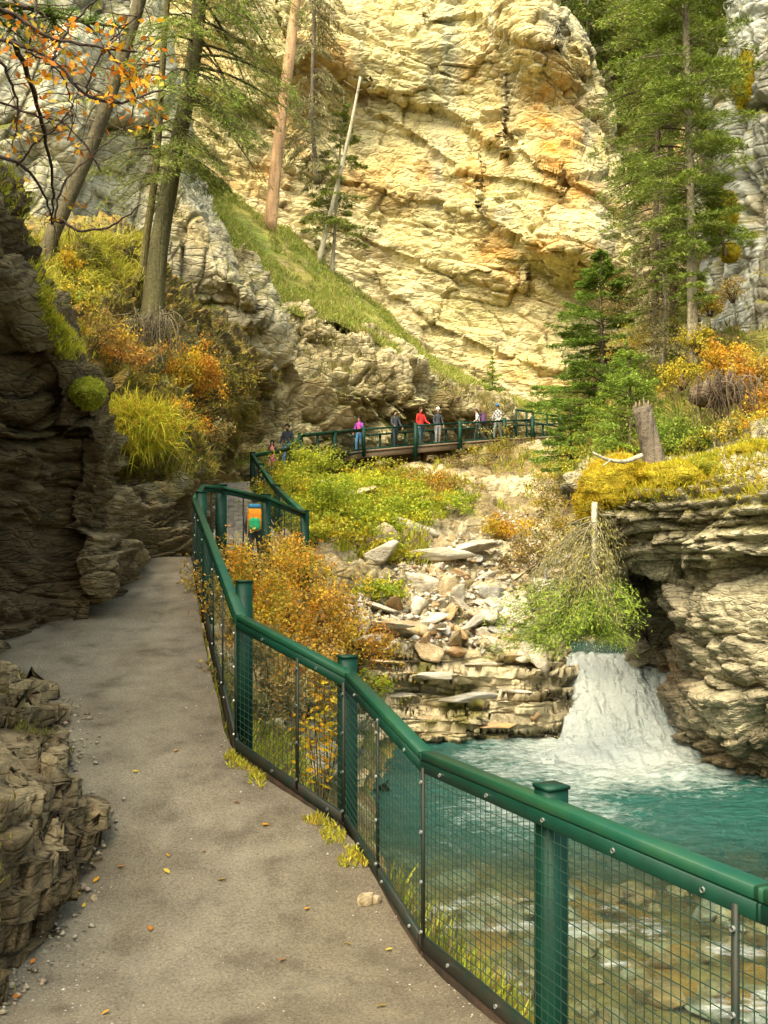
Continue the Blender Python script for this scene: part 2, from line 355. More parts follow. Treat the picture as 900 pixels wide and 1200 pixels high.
# ---------------------------------------------------------------- mossy bank beyond the bend of the path
rows = [[(-40, 300, 30), (40, 262, 30), (100, 262, 31), (155, 280, 31), (200, 330, 33), (240, 365, 35), (285, 400, 38), (330, 440, 41)],
        [(-40, 330, 20), (40, 296, 21), (100, 286, 22), (155, 300, 23), (200, 350, 26), (240, 382, 30), (285, 415, 34), (330, 450, 38)],
        [(-40, 400, 16), (50, 370, 17), (110, 380, 18), (160, 390, 19.5), (205, 412, 22), (245, 425, 26), (280, 440, 31), (306, 460, 35.5)],
        [(-40, 480, 14), (70, 450, 15), (125, 455, 16.3), (175, 462, 17.6), (215, 470, 20), (248, 478, 24), (270, 485, 29), (292, 490, 34)],
        [(-40, 560, 13), (80, 530, 14), (130, 520, 15.4), (180, 515, 16.3), (222, 520, 17.8), (240, 525, 21.5), (254, 520, 27), (276, 515, 33)],
        [(-40, 620, 13), (80, 590, 14), (135, 570, 15.3), (185, 562, 15.9), (214, 560, 16.6), (230, 560, 20), (242, 548, 26), (262, 535, 32.5)],
        [(-40, 690, 13), (80, 655, 13.8), (135, 625, 14.9), (190, 622, 15.6), (219, 620, 16.6), (232, 600, 20), (238, 568, 26), (256, 545, 32)],
        [(-40, 800, 13), (80, 720, 13.8), (140, 668, 14.8), (190, 664, 15.5), (224, 660, 16.6), (234, 640, 20), (238, 590, 26), (256, 560, 32)]]
P = catmull(catmull(ctrl(rows), 360, 1), 360, 0); N = to_cam(P, normals(P)); px, py = proj(P)
P2, rid, Q = rockdisp(P, N, frame((-.28, .1, .92)), [(1.3, 1.3, .36, .26, .16, .12, .7), (.5, .5, .16, .10, .06, .15, .6)], (0.55, .55, 4), (.25, .7), 23)
N2 = to_cam(P2, normals(P2)); f1 = fbm(P2 * .7, 4, 3); f2 = fbm(P2 * 2.2, 4, 6)
c = mixc((.14, .105, .055), (.30, .26, .18), sstep(0, .5, f1 + .6 * (rid[0] - .5) + .3 * f2))
moss = sstep(.15, .6, N2[..., 2] * .9 + .5 * f2 + .35 * f1) * sstep(600, 470, py) + sstep(.1, .5, f1 + f2) * .5
c = mixc(c, mixc((.22, .20, .03), (.30, .18, .04), sstep(-.2, .4, f2)), moss)
finish('mossy_bank', P2, c, M_NEAR)

# ---------------------------------------------------------------- dark overhanging rock on the left of the path
E_e = lambda y: np.interp(y, [-300, -100, 50, 150, 200, 260, 340, 430, 480, 520, 570, 620, 660, 700, 740], [-200, -120, -50, -14, 12, 42, 64, 96, 120, 130, 127, 118, 130, 122, 118])
E_d = lambda y: np.interp(y, [-300, 0, 190, 340, 480, 600, 660, 760], [7.0, 8.2, 9.2, 10.2, 11.2, 12.0, 12.1, 12.0])
rows = []
for y in [-420, -250, -100, 50, 150, 220, 300, 380, 450, 510, 570, 630, 680, 730, 800]:
    e, de = E_e(y) - 48 * float(sstep(500, 300, y)), E_d(y); r = []
    r.append((e + 6, y - 6, de + 5)); r.append((e, y, de)); r.append((e - 45, y + 5, de - .7)); 
    t = max(0, (y - 600) / 200)
    r += [(e - 120, y + 12 + 30 * t, de - 1.7), (e - 230, y + 25 + 70 * t, de - 3.0), (e - 420, y + 50 + 150 * t, de - 4.8), (e - 900, y + 110 + 330 * t, de - 6.6)]
    rows.append([(a, b, max(c_, 2.2)) for a, b, c_ in r])
P = catmull(catmull(ctrl(rows), 300, 1), 400, 0); N = to_cam(P, normals(P)); px, py = proj(P)
P2, rid, Q = rockdisp(P, N, frame((-.2, .15, .96)), [(1.9, 1.9, .75, .26, .16, .10, .7), (.7, .7, .26, .10, .07, .12, .6), (.25, .25, .1, .03, .02, .15, .5)], (0.4, .5, 5), (.3, .6), 29)
N2 = to_cam(P2, normals(P2)); f1 = fbm(P2 * .7, 4, 3); f2 = fbm(P2 * 2.5, 4, 6)
c = mixc((.095, .068, .035), (.25, .195, .115), sstep(-.1, .6, f1 + .5 * (rid[0] - .5) + .3 * f2))
c = mixc(c, (.15, .09, .03), .7 * sstep(.1, .5, fbm(P2 * 1.1, 4, 64)))
c = mixc(c, (.075, .062, .015), sstep(.35, .9, N2[..., 2] * 1.0 + .5 * f2) * sstep(600, 450, py))
dE = np.abs(px - E_e(py))
c = mixc(c, (.26, .23, .02), sstep(20, 4, dE + 26 * f2) * sstep(430, 300, py))
finish('overhanging_rock', P2, c, M_NEAR)

# ---------------------------------------------------------------- path
PATH = [((-3.6, -2.), (3.6, -2.), -2.33), ((-3.2, .9), (2.3, .9), -2.33), ((-3.2, 2.0), (1.80, 2.0), -2.33), ((-3.2, 3.1), (1.30, 3.1), -2.31), ((-3.2, 4.2), (.81, 4.2), -2.28), ((-3.6, 5.4), (.30, 5.4), -2.23),
        ((-4.0, 6.6), (-.24, 6.6), -1.93), ((-4.8, 7.6), (-1.17, 7.6), -1.56), ((-5.2, 9.), (-1.6, 9.), -1.26), ((-5.4, 10.5), (-2.0, 10.5), -.95), ((-5.4, 13), (-2.6, 13), -.38), ((-5.3, 15), (-3.05, 15), .06),
        ((-5.2, 16.6), (-3.0, 15.8), .08), ((-4.9, 18.), (-2.7, 16.3), .06), ((-4.5, 20), (-2.1, 17.3), .02), ((-4.4, 21.5), (-1.6, 18.7), -.02), ((-4.4, 22.6), (-1.62, 19.4), .05), ((-4.7, 25), (-2.7, 23.7), .9), ((-5.5, 30), (-4.2, 30), 2.4),
        ((-5.4, 34.), (-3.9, 32.4), 2.9), ((-5.0, 36.5), (-3.35, 34.2), 3.15), ((-4.5, 38.6), (-3.15, 36), 3.8), ((-2.9, 40.2), (-2.3, 37.6), 4.25), ((-1.6, 41), (-1.4, 38.8), 4.62)]
Cp = np.array([[[a[0] + (b[0] - a[0]) * t, a[1] + (b[1] - a[1]) * t, z] for t in (0, .25, .5, .75, 1)] for a, b, z in PATH])
P = catmull(catmull(Cp, 90, 1), 620, 0)
P[..., 2] += .05 * fbm(P * .8, 3, 4) + .012 * fbm(P * 5, 3, 5)
f1 = fbm(P * .9, 4, 3); f2 = fbm(P * 6, 3, 6)
u = np.linspace(0, 1, 90)[None] + 0 * f1
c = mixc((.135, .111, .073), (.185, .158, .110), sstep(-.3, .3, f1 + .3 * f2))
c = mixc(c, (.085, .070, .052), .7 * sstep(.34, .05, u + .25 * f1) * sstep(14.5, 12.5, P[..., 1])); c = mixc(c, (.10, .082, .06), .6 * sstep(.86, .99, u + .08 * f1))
M_PATH, nt, b = newmat('path_gravel'); L = nt.links
at = nt.nodes.new('ShaderNodeAttribute'); at.attribute_name = 'Col'; tc = nt.nodes.new('ShaderNodeTexCoord')
n1 = nt.nodes.new('ShaderNodeTexNoise'); n1.inputs['Scale'].default_value = 60; n1.inputs['Detail'].default_value = 8; n1.inputs['Roughness'].default_value = .8
vo = nt.nodes.new('ShaderNodeTexVoronoi'); vo.inputs['Scale'].default_value = 90
n3 = nt.nodes.new('ShaderNodeTexNoise'); n3.inputs['Scale'].default_value = 3.5; n3.inputs['Detail'].default_value = 6
for n in (n1, vo, n3): L.new(tc.outputs['Object'], n.inputs['Vector'])
rr = ramp(nt, [.38, .5, .63], [(.60, .59, .58), (1, 1, 1), (1.5, 1.47, 1.4)]); L.new(n1.outputs[0], rr.inputs[0])
r3 = ramp(nt, [.30, .45, .7], [(.62, .60, .57), (.95, .95, .95), (1.18, 1.18, 1.18)]); L.new(n3.outputs[0], r3.inputs[0])
vv = ramp(nt, [.0, .09, .10], [(1.6, 1.6, 1.5), (1.35, 1.3, 1.2), (1, 1, 1)]); L.new(vo.outputs['Distance'], vv.inputs[0])
prev = at.outputs['Color']
for q in (rr, r3, vv):
    mx = nt.nodes.new('ShaderNodeMix'); mx.data_type = 'RGBA'; mx.blend_type = 'MULTIPLY'; mx.inputs[0].default_value = 1
    L.new(prev, mx.inputs[6]); L.new(q.outputs[0], mx.inputs[7]); prev = mx.outputs[2]
L.new(prev, b.inputs['Base Color']); b.inputs['Roughness'].default_value = .8; b.inputs['Specular IOR Level'].default_value = .25
bp = nt.nodes.new('ShaderNodeBump'); bp.inputs['Strength'].default_value = .8; bp.inputs['Distance'].default_value = .015; L.new(n1.outputs[0], bp.inputs['Height']); L.new(bp.outputs[0], b.inputs['Normal'])
wood = sstep(16.2, 17.2, P[..., 1]) ; c = mixc(c, mixc((.30, .255, .19), (.40, .345, .26), sstep(-.3, .3, f2)), wood); fr = np.abs(P[..., 1] / .30 - np.round(P[..., 1] / .30)); c = mixc(c, (.16, .13, .09), wood * np.exp(-(fr / .12) ** 2) * .8)
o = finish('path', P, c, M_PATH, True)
PATHP = P.copy()
def path_z(x, y):
    q = (PATHP[..., 0] - x) ** 2 + (PATHP[..., 1] - y) ** 2; k = np.unravel_index(q.argmin(), q.shape); return float(PATHP[k][2])

# ---------------------------------------------------------------- low ledge rock at the lower left
rows = [[(34, 792, 9.4), (5, 785, 9.2), (-60, 785, 8.8), (-160, 790, 8.2), (-400, 800, 7)],
        [(46, 815, 9.0), (20, 800, 8.8), (-50, 790, 8.4), (-160, 790, 7.6), (-400, 780, 6.4)],
        [(84, 880, 8.0), (48, 850, 7.9), (-20, 826, 7.6), (-160, 800, 6.9), (-400, 790, 5.8)],
        [(66, 915, 7.4), (40, 880, 7.2), (-20, 870, 6.9), (-160, 830, 6.3), (-420, 800, 5.2)],
        [(114, 972, 6.7), (84, 938, 6.6), (10, 905, 6.3), (-160, 860, 5.8), (-440, 810, 4.8)],
        [(80, 1012, 6.1), (50, 980, 6.0), (-10, 950, 5.7), (-170, 900, 5.3), (-460, 830, 4.4)],
        [(76, 1068, 5.6), (48, 1030, 5.5), (-20, 1000, 5.2), (-180, 950, 4.8), (-500, 860, 4.0)],
        [(36, 1116, 5.2), (6, 1080, 5.1), (-50, 1050, 4.8), (-220, 1000, 4.4), (-550, 900, 3.6)],
        [(-10, 1165, 4.85), (-50, 1130, 4.7), (-120, 1100, 4.4), (-300, 1060, 4.0), (-700, 1000, 3.2)],
        [(-120, 1290, 4.2), (-160, 1250, 4.1), (-230, 1200, 3.9), (-420, 1150, 3.5), (-900, 1100, 2.8)]]
Cc = ctrl(rows); skirt = Cc[:, :1] + np.array([.03, 0, -.30]); sk2 = Cc[:, :1] + np.array([.02, 0, -.10])
Cc = np.concatenate([skirt, sk2, Cc], 1)
P = catmull(catmull(Cc, 220, 1), 380, 0); N = normals(P); N *= np.sign(N[..., 2].mean())
P2, rid, Q = rockdisp(P, N, frame((-.25, -.2, .93)), [(.75, .75, .22, .09, .07, .10, .5), (.28, .28, .09, .035, .03, .12, .5), (.1, .1, .04, .012, .01, .15, .5)], (0.10, 1.2, 5), (.12, 1.5), 37)
th = .15; zt = P2[..., 2] + .16 * P2[..., 0] + .10 * P2[..., 1] + .05 * fbm(P2 * 1.6, 3, 71); k = np.floor(zt / th); fr = zt / th - k
P2[..., 2] += th * (sstep(.0, .16, fr) - fr) * .95; P2[..., 0] += .20 * (hsh(k, np.floor(P2[..., 1] / .6 + k * .37), k * 0, 5) - .5)
N2 = normals(P2); N2 *= np.sign(N2[..., 2].mean()); f1 = fbm(P2 * 1.5, 4, 3); f2 = fbm(P2 * 5, 4, 6)
c = mixc((.12, .085, .045), (.30, .235, .14), sstep(-.2, .5, f1 + .6 * (rid[0] - .5) + .3 * f2))
c = mixc(c, (.09, .065, .03), .8 * sstep(.1, .5, fbm(P2 * 2.2, 4, 64)))
c = mixc(c, (.13, .12, .02), sstep(.1, .5, fbm(P2 * 1.8, 4, 65) + .3 * f2))
finish('rock_ledge', P2, c, M_NEAR)

# ---------------------------------------------------------------- talus slope between path, footbridge and river
PXS = [180, 240, 290, 350, 410, 470, 540, 610, 680, 750, 820, 900]
TZ = [(52, [6, 6, 6, 6, 6, 6, 6, 6.2, 6.5, 7, 8, 9]),
      (46, [3.6, 3.6, 3.6, 4.4, 4.9, 4.9, 5.4, 5.7, 5.6, 5.5, 6, 6]),
      (41.5, [3.2, 3.1, 3.2, 3.7, 4.05, 4.0, 4.1, 3.9, 4.4, 4.8, 5, 5]),
      (36.5, [2.6, 2.7, 2.9, 3.3, 3.25, 2.9, 2.7, 2.2, 3.2, 4.2, 4, 4]),
      (31, [1.8, 1.9, 2.1, 2.4, 2.1, 1.7, 1.3, 1.0, 1.8, 3, 3, 3]),
      (26, [.8, .9, .9, 1.2, 1.0, .7, .3, -.1, .4, -.8, -1.5, 2]),
      (22.5, [-.2, -.2, -.2, .35, .15, -.3, -.7, -1.0, -1.9, -2.4, -2.4, -1]),
      (20, [-.4, -.4, -.4, -.3, -.6, -1.0, -1.45, -1.65, -2.7, -2.9, -3.0, -3.0]),
      (18.9, [-.4, -.4, -.5, -.5, -1.0, -1.6, -1.9, -2.15, -3.4, -3.7, -3.9, -3.9]),
      (18.2, [-.4, -.4, -.5, -.7, -1.8, -2.7, -2.8, -3.0, -3.6, -4, -4.4, -4.4]),
      (17.4, [-.4, -.4, -.5, -.9, -2.5, -3.6, -3.65, -3.7, -4.0, -4.3, -4.6, -4.6]),
      (14.5, [-.7, -.7, -.8, -1.35, -3.2, -4.2, -4.4, -4.5, -4.6, -4.6, -4.6, -4.6]),
      (12.4, [-1.0, -1.0, -1.1, -1.9, -3.8, -4.3, -4.5, -4.6, -4.6, -4.6, -4.6, -4.6]),
      (10.6, [-1.2, -1.25, -1.6, -2.9, -4.2, -4.3, -4.5, -4.6, -4.6, -4.6, -4.6, -4.6])]
Ct = np.array([[WZ(x, z, d) for x, z in zip(PXS, zs)] for d, zs in TZ])
P = catmull(catmull(Ct, 380, 1), 520, 0); N = normals(P); N *= np.sign(N[..., 2].mean())
P2, rid, Q = rockdisp(P, N, frame((.06, .0, 1)), [(2.2, 2.2, .30, .17, .10, .12, .9), (.8, .8, .16, .10, .07, .14, .8), (.3, .3, .09, .04, .03, .15, .6)], (0.35, .45, 5), (.2, .7), 43)
# bedding steps: horizontal slabs in the ledge above the pool
lw = sstep(21.5, 19.8, P2[..., 1]) * sstep(-.6, -1.2, P2[..., 2])
th = .21; zt = P2[..., 2] + .05 * P2[..., 0] + .06 * fbm(P2 * .8, 3, 71); k = np.floor(zt / th); fr = zt / th - k
P2[..., 2] = P2[..., 2] * (1 - lw) + lw * (P2[..., 2] + th * (sstep(.0, .28, fr) - fr) * .85)
P2[..., 1] -= lw * .35 * (hsh(k, np.floor(P2[..., 0] / 1.7 + k * .37), k * 0, 5) - .5)
N2 = normals(P2); N2 *= np.sign(N2[..., 2].mean()); f1 = fbm(P2 * .5, 4, 3); f2 = fbm(P2 * 2, 4, 6); px, py = proj(P2)
c = mixc((.25, .20, .11), (.43, .375, .26), sstep(-.2, .5, f1 + .6 * (rid[1] - .5) + .3 * f2))
c = mixc(c, (.20, .14, .06), .6 * sstep(.1, .5, fbm(P2 * .9, 4, 66))); c = mixc(c, mixc((.36, .30, .19), (.50, .45, .34), hsh(k, k * 0, k * 0, 9)), lw * .7)
c = mixc(c, (.34, .17, .03), .8 * lw * sstep(.1, .5, f2 + .3 * f1) * sstep(-2.5, -3.2, P2[..., 2]))
veg = blobs(px, py, [(380, 570, 110, 60, 1), (330, 700, 70, 120, .9), (450, 600, 60, 30, .9), (600, 540, 60, 30, .5), (420, 780, 20, 60, .8)])
c = mixc(c, mixc((.12, .12, .02), (.16, .10, .03), sstep(-.2, .3, f2)), sstep(.3, .7, veg + .3 * f2))
c = mixc(c, (.12, .115, .02), .9 * lw * sstep(.05, .35, fbm(P2 * 1.4, 4, 67)))
finish('talus_slope', P2, c, M_WALL)
# walls of the slot upstream are part of the right rock; river bed and near bank
FL = np.array([(3.5, -2.), (2.3, .8), (1.78, 1.96), (1.27, 3.1), (.25, 5.4), (-.27, 6.6), (-1.22, 7.6), (-2.05, 10.5), (-3.1, 15)])
def fence_x(y): return np.interp(y, FL[:, 1], FL[:, 0])
ys = np.linspace(-2, 18.6, 330); us = np.linspace(0, 1, 330) ** 1.5
Y, U = np.meshgrid(ys, us, indexing='ij'); X0 = fence_x(Y) - .15; X = X0 + U * (16 - X0 * .3)
s = X - X0 - .15
pz = np.interp(Y, [p[1][1] for p in PATH[:12]], [p[2] for p in PATH[:12]])
slope = np.interp(Y, [-2, 4, 8, 12, 18], [1.9, 1.7, 1.9, 2.6, 4.0])
WZL = -3.4
T = s / slope
bed = WZL - .16 - .9 * sstep(1.2, 3.2, T) * sstep(7.5, 11.5, Y) - .13 * sstep(1.1, 2.5, T) - .5 * sstep(13, 9.5, Y) * 0
Z = np.where(T < 1, pz - .12 + (bed - pz + .12) * sstep(-.15, 1.05, T), bed)
Z = Z + .10 * fbm(np.stack([X, Y, Z], -1) * .9, 4, 5)
P = np.stack([X, Y, Z], -1); f1 = fbm(P * 1.2, 4, 3); f2 = fbm(P * 4, 4, 6)
P[..., 2] += sstep(.05, .4, s) * .09 * f1
f1_, e, rid0, loc = voro(P * np.array([2.2, 2.2, .3]), 91)
P[..., 2] += .05 * np.clip(e * 2, 0, 1) * (rid0 + .3) * sstep(.6, 1.1, T)
c = mixc((.26, .19, .07), (.44, .36, .18), rid0); c = mixc(c, (.50, .27, .07), (rid0 > .8) * .8); c = mixc(c, (.52, .48, .38), (rid0 < .12) * .9)
c = mixc(c, mixc((.12, .12, .02), (.13, .085, .035), sstep(-.2, .3, f1)), sstep(1.05, .75, T + .2 * f2))
finish('river_bed', P, c, M_NEAR, True)

# ---------------------------------------------------------------- undercut rock on the right bank
rows = [[(700, 560, 24), (700, 545, 22), (735, 535, 21), (785, 515, 20.5), (835, 500, 20), (905, 480, 19), (1010, 450, 18), (1200, 420, 16)],
        [(690, 588, 18.5), (684, 572, 16.6), (722, 560, 16), (780, 548, 15.6), (832, 536, 15.2), (905, 522, 14.6), (1010, 500, 13.8), (1200, 480, 12.4)],
        [(694, 604, 18), (688, 600, 15.9), (725, 592, 15.1), (780, 584, 14.7), (832, 575, 14.2), (905, 562, 13.5), (1010, 550, 12.8), (1200, 540, 11.4)],
        [(704, 640, 18.4), (702, 636, 16.2), (735, 634, 15.5), (790, 634, 14.9), (832, 632, 14.3), (905, 628, 13.5), (1010, 620, 12.8), (1200, 620, 11.2)],
        [(708, 662, 18.8), (708, 660, 16.6), (740, 664, 15.9), (790, 668, 15.2), (832, 664, 14.4), (905, 655, 13.7), (1010, 650, 12.9), (1200, 650, 11.2)],
        [(716, 682, 22), (714, 674, 18), (750, 680, 18.2), (790, 690, 17.8), (803, 686, 15.3), (905, 680, 13.8), (1010, 680, 13), (1200, 680, 11.2)],
        [(728, 725, 23), (724, 720, 18.6), (755, 725, 18.6), (790, 732, 18.2), (803, 730, 15.2), (905, 735, 13.6), (1010, 740, 12.8), (1200, 750, 11.2)],
        [(740, 752, 24), (736, 750, 19.6), (768, 754, 19.4), (793, 770, 18.6), (804, 785, 15.6), (905, 790, 13.5), (1010, 800, 12.6), (1200, 820, 11)],
        [(800, 812, 24), (797, 808, 20.4), (800, 815, 19.2), (803, 826, 17.6), (808, 838, 15.9), (905, 850, 13.7), (1010, 865, 12.6), (1200, 890, 11)],
        [(808, 890, 21), (808, 890, 18.4), (812, 891, 17.4), (818, 893, 16.4), (838, 895, 15.5), (905, 908, 14.6), (1010, 930, 13.8), (1200, 980, 12.4)],
        [(808, 925, 20), (806, 930, 18), (810, 930, 17.4), (818, 932, 16.9), (842, 935, 16.6), (905, 945, 16), (1010, 970, 15.2), (1200, 1050, 14)]]
P = catmull(catmull(ctrl(rows), 340, 1), 420, 0); N = to_cam(P, normals(P))
P2, rid, Q = rockdisp(P, N, frame((.10, .05, 1)), [(1.5, 1.5, .95, .24, .18, .10, .5), (.6, .6, .36, .12, .09, .12, .5), (.22, .22, .13, .035, .03, .15, .4)], (0.22, .6, 5), (.2, .8), 53)
# thin beds in the upper half
px, py = proj(P2); lw = sstep(690, 660, py) * sstep(545, 570, py)
s_ = P2[..., 2] - .10 * P2[..., 0] + .10 * fbm(P2 * .7, 3, 72); th = .17; k = np.floor(s_ / th); fr = s_ / th - k
P2 += N * (lw * (.42 * (hsh(k, np.floor(P2[..., 0] / 1.3 + k * .41), k * 0, 15) - .5) + .10 * (np.sin(fr * math.pi) - .6)))[..., None]
N2 = to_cam(P2, normals(P2)); f1 = fbm(P2 * .6, 4, 3); f2 = fbm(P2 * 2, 4, 6)
c = mixc((.28, .25, .18), (.46, .42, .31), sstep(-.3, .4, f1 + .5 * (rid[0] - .5) + .3 * f2))
c = mixc(c, (.16, .14, .09), .75 * np.maximum(lw, .25) * sstep(-.1, .4, fbm(P2 * np.array([.6, .6, 2.4]), 4, 66)))
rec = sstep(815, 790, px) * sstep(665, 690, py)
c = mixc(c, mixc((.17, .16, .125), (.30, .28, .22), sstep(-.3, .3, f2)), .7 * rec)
c = mixc(c, (.17, .09, .03), .8 * blobs(px, py, [(785, 770, 25, 50, 1)]) * sstep(-.3, .2, f2))
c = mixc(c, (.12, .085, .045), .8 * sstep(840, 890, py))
c = mixc(c, (.14, .13, .02), sstep(.45, .75, N2[..., 2] + .3 * f2) * sstep(640, 600, py))
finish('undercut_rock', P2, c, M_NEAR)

# slope and cliff behind it
rows = [[(655, 470, 60), (685, 440, 54), (710, 400, 48), (760, 370, 42), (800, 330, 36), (850, 300, 30), (950, 280, 27), (1200, 250, 22)],
        [(662, 505, 46), (685, 490, 42), (705, 450, 36), (750, 420, 32), (800, 385, 28.5), (850, 360, 25.5), (950, 340, 23), (1200, 300, 20)],
        [(668, 545, 40), (685, 530, 34), (705, 495, 28), (750, 465, 25.5), (800, 440, 23.5), (850, 425, 21.5), (950, 400, 20), (1200, 370, 18)],
        [(672, 590, 36), (688, 570, 28), (705, 540, 22.5), (745, 520, 20.6), (795, 500, 19.4), (850, 480, 18.4), (950, 455, 17.2), (1200, 430, 15.5)],
        [(676, 640, 34), (692, 610, 26), (705, 590, 21), (745, 575, 20), (795, 560, 19), (850, 550, 18), (950, 530, 17), (1200, 510, 15)],
        [(650, 720, 32), (690, 690, 26), (720, 660, 23), (745, 650, 22), (795, 640, 21), (850, 620, 20), (950, 600, 18), (1200, 600, 16)]]
P = catmull(catmull(ctrl(rows), 260, 1), 200, 0); N = to_cam(P, normals(P))
P2, rid, Q = rockdisp(P, N, frame((.1, .1, 1)), [(1.5, 1.5, .6, .2, .12, .1, .7)], (0.6, .5, 5), (.3, .6), 57)
f1 = fbm(P2 * .5, 4, 3); f2 = fbm(P2 * 2, 4, 6)
c = mixc((.14, .10, .045), (.15, .15, .03), sstep(-.2, .3, f1 + .3 * f2)); c = mixc(c, (.24, .15, .05), .7 * sstep(.15, .5, f2))
finish('wooded_slope', P2, c, M_NEAR)
ce = lambda y: np.interp(y, [-400, -100, 0, 60, 130, 200, 270, 350, 440], [905, 880, 872, 862, 848, 842, 838, 828, 815])
rows = []
for y in [-500, -300, -120, 0, 70, 130, 200, 270, 340, 400, 460]:
    e = ce(y); rows.append([(e + 8, y - 15, 33), (e, y, 25.5), (e + 22, y, 23.6), (e + 60, y, 22.4), (e + 130, y, 21), (e + 260, y, 19), (e + 500, y, 16)])
P = catmull(catmull(ctrl(rows), 260, 1), 440, 0); N = to_cam(P, normals(P))
P2, rid, Q = rockdisp(P, N, frame((.15, .2, .95)), [(1.7, 1.6, 4.5, .50, .4, .09, .3), (.6, .6, 1.6, .16, .12, .12, .4), (.25, .25, .5, .05, .04, .15, .4)], (0.6, .35, 5), (.4, .5), 61)
N2 = to_cam(P2, normals(P2)); f1 = fbm(P2 * .35, 4, 3); f2 = fbm(P2 * 1.3, 4, 6)
c = mixc((.42, .42, .35), (.62, .62, .54), sstep(-.3, .4, f1 + .5 * (rid[0] - .5) + .3 * f2))
c = mixc(c, (.14, .125, .08), .85 * sstep(.05, .5, fbm(P2 * np.array([1, 1, .25]), 4, 62))); c = mixc(c, (.27, .19, .05), .6 * sstep(.2, .5, fbm(P2 * .6, 4, 68)))
c = mixc(c, (.17, .155, .02), sstep(.3, .65, N2[..., 2] + .5 * f2))
finish('right_cliff', P2, c, M_WALL)
# ---------------------------------------------------------------- geometry bits
class MB:
    def __init__(s): s.V = []; s.F = []; s.n = 0; s.C = []
    def add(s, V, F, c=None):
        V = np.asarray(V, float).reshape(-1, 3)
        if isinstance(F, np.ndarray): F = [F]
        for f in F: s.F.append(np.asarray(f) + s.n)
        s.V.append(V); s.C.append(np.broadcast_to(np.asarray(c if c is not None else (1, 1, 1), float), V.shape)); s.n += len(V)
    def build(s, name, mat, parent=None, smooth=False, col=False):
        V = np.concatenate(s.V); fs = {}
        for f in s.F: fs.setdefault(f.shape[1], []).append(f)
        return mk(name, V, [np.concatenate(x) for x in fs.values()], mat, parent, smooth, np.concatenate(s.C) if col else None)
def unit(v): v = np.asarray(v, float); return v / np.maximum(np.linalg.norm(v, axis=-1, keepdims=True), 1e-9)
BOXF = np.array([[0, 1, 2, 3], [7, 6, 5, 4], [0, 4, 5, 1], [1, 5, 6, 2], [2, 6, 7, 3], [3, 7, 4, 0]])
def prisms(A, B, r, sides=4):
    A = np.asarray(A, float); B = np.asarray(B, float); n = len(A); r = np.broadcast_to(r, (n,))
    d = unit(B - A); ref = np.where(np.abs(d[:, 2:3]) > .8, [[1., 0, 0]], [[0, 0, 1.]]); u = unit(np.cross(d, ref)); v = np.cross(d, u)
    an = np.linspace(0, 2 * math.pi, sides, endpoint=False) + math.pi / sides
    ring = (np.cos(an)[None, :, None] * u[:, None] + np.sin(an)[None, :, None] * v[:, None]) * r[:, None, None]
    V = np.concatenate([A[:, None] + ring, B[:, None] + ring], 1).reshape(-1, 3)
    k = np.arange(sides); f = np.stack([k, (k + 1) % sides, (k + 1) % sides + sides, k + sides], 1)
    F_ = (f[None] + (np.arange(n) * 2 * sides)[:, None, None]).reshape(-1, 4)
    return V, F_
def beam(A, B, w, z0, z1, off=0.0, ext=0.0, bev=0.012):
    """bar of rectangular section with softened edges following A-B; z0..z1 relative to the line, off = sideways shift"""
    A = np.array(A, float); B = np.array(B, float); d = B - A; h = unit(np.array([d[0], d[1], 0])); sd = np.array([h[1], -h[0], 0])
    A = A - unit(d) * ext; B = B + unit(d) * ext; bev = min(bev, w * .3, (z1 - z0) * .3)
    sec = [(-w / 2 + bev, z0), (w / 2 - bev, z0), (w / 2, z0 + bev), (w / 2, z1 - bev), (w / 2 - bev, z1), (-w / 2 + bev, z1), (-w / 2, z1 - bev), (-w / 2, z0 + bev)]
    V = [P_ + sd * (a + off) + np.array([0, 0, b_]) for P_ in (A, B) for a, b_ in sec]
    k = np.arange(8); f = np.stack([k, (k + 1) % 8, (k + 1) % 8 + 8, k + 8], 1)
    return np.array(V), [f, np.array([k[::-1]]), np.array([k + 8])]
def tube(pts, rad, sides=8, jit=0, seed=0):
    pts = np.asarray(pts, float); n = len(pts); rad = np.broadcast_to(rad, (n,)).astype(float)
    t = unit(np.gradient(pts, axis=0)); ref = np.array([0.13, 1., .07]); 
    if abs(t[0] @ unit(ref)) > .85: ref = np.array([1., 0, .1])
    u = unit(np.cross(t, ref)); v = np.cross(t, u); an = np.linspace(0, 2 * math.pi, sides, endpoint=False)
    rr = rad[:, None] * np.ones(sides)
    if jit: rng = np.random.default_rng(seed); rr = rr * (1 + jit * (rng.random((n, sides)) - .5) + jit * .8 * (rng.random(sides) - .5))
    V = pts[:, None] + (np.cos(an)[None, :, None] * u[:, None] + np.sin(an)[None, :, None] * v[:, None]) * rr[..., None]
    i = np.arange(n - 1)[:, None] * sides; k = np.arange(sides)[None]
    f = np.stack([i + k, i + (k + 1) % sides, i + (k + 1) % sides + sides, i + k + sides], -1).reshape(-1, 4)
    return V.reshape(-1, 3), [f, np.arange(sides)[::-1][None], (np.arange(sides) + (n - 1) * sides)[None]]
def smoothline(pts, n): return catmull(np.asarray(pts, float), n, 0)

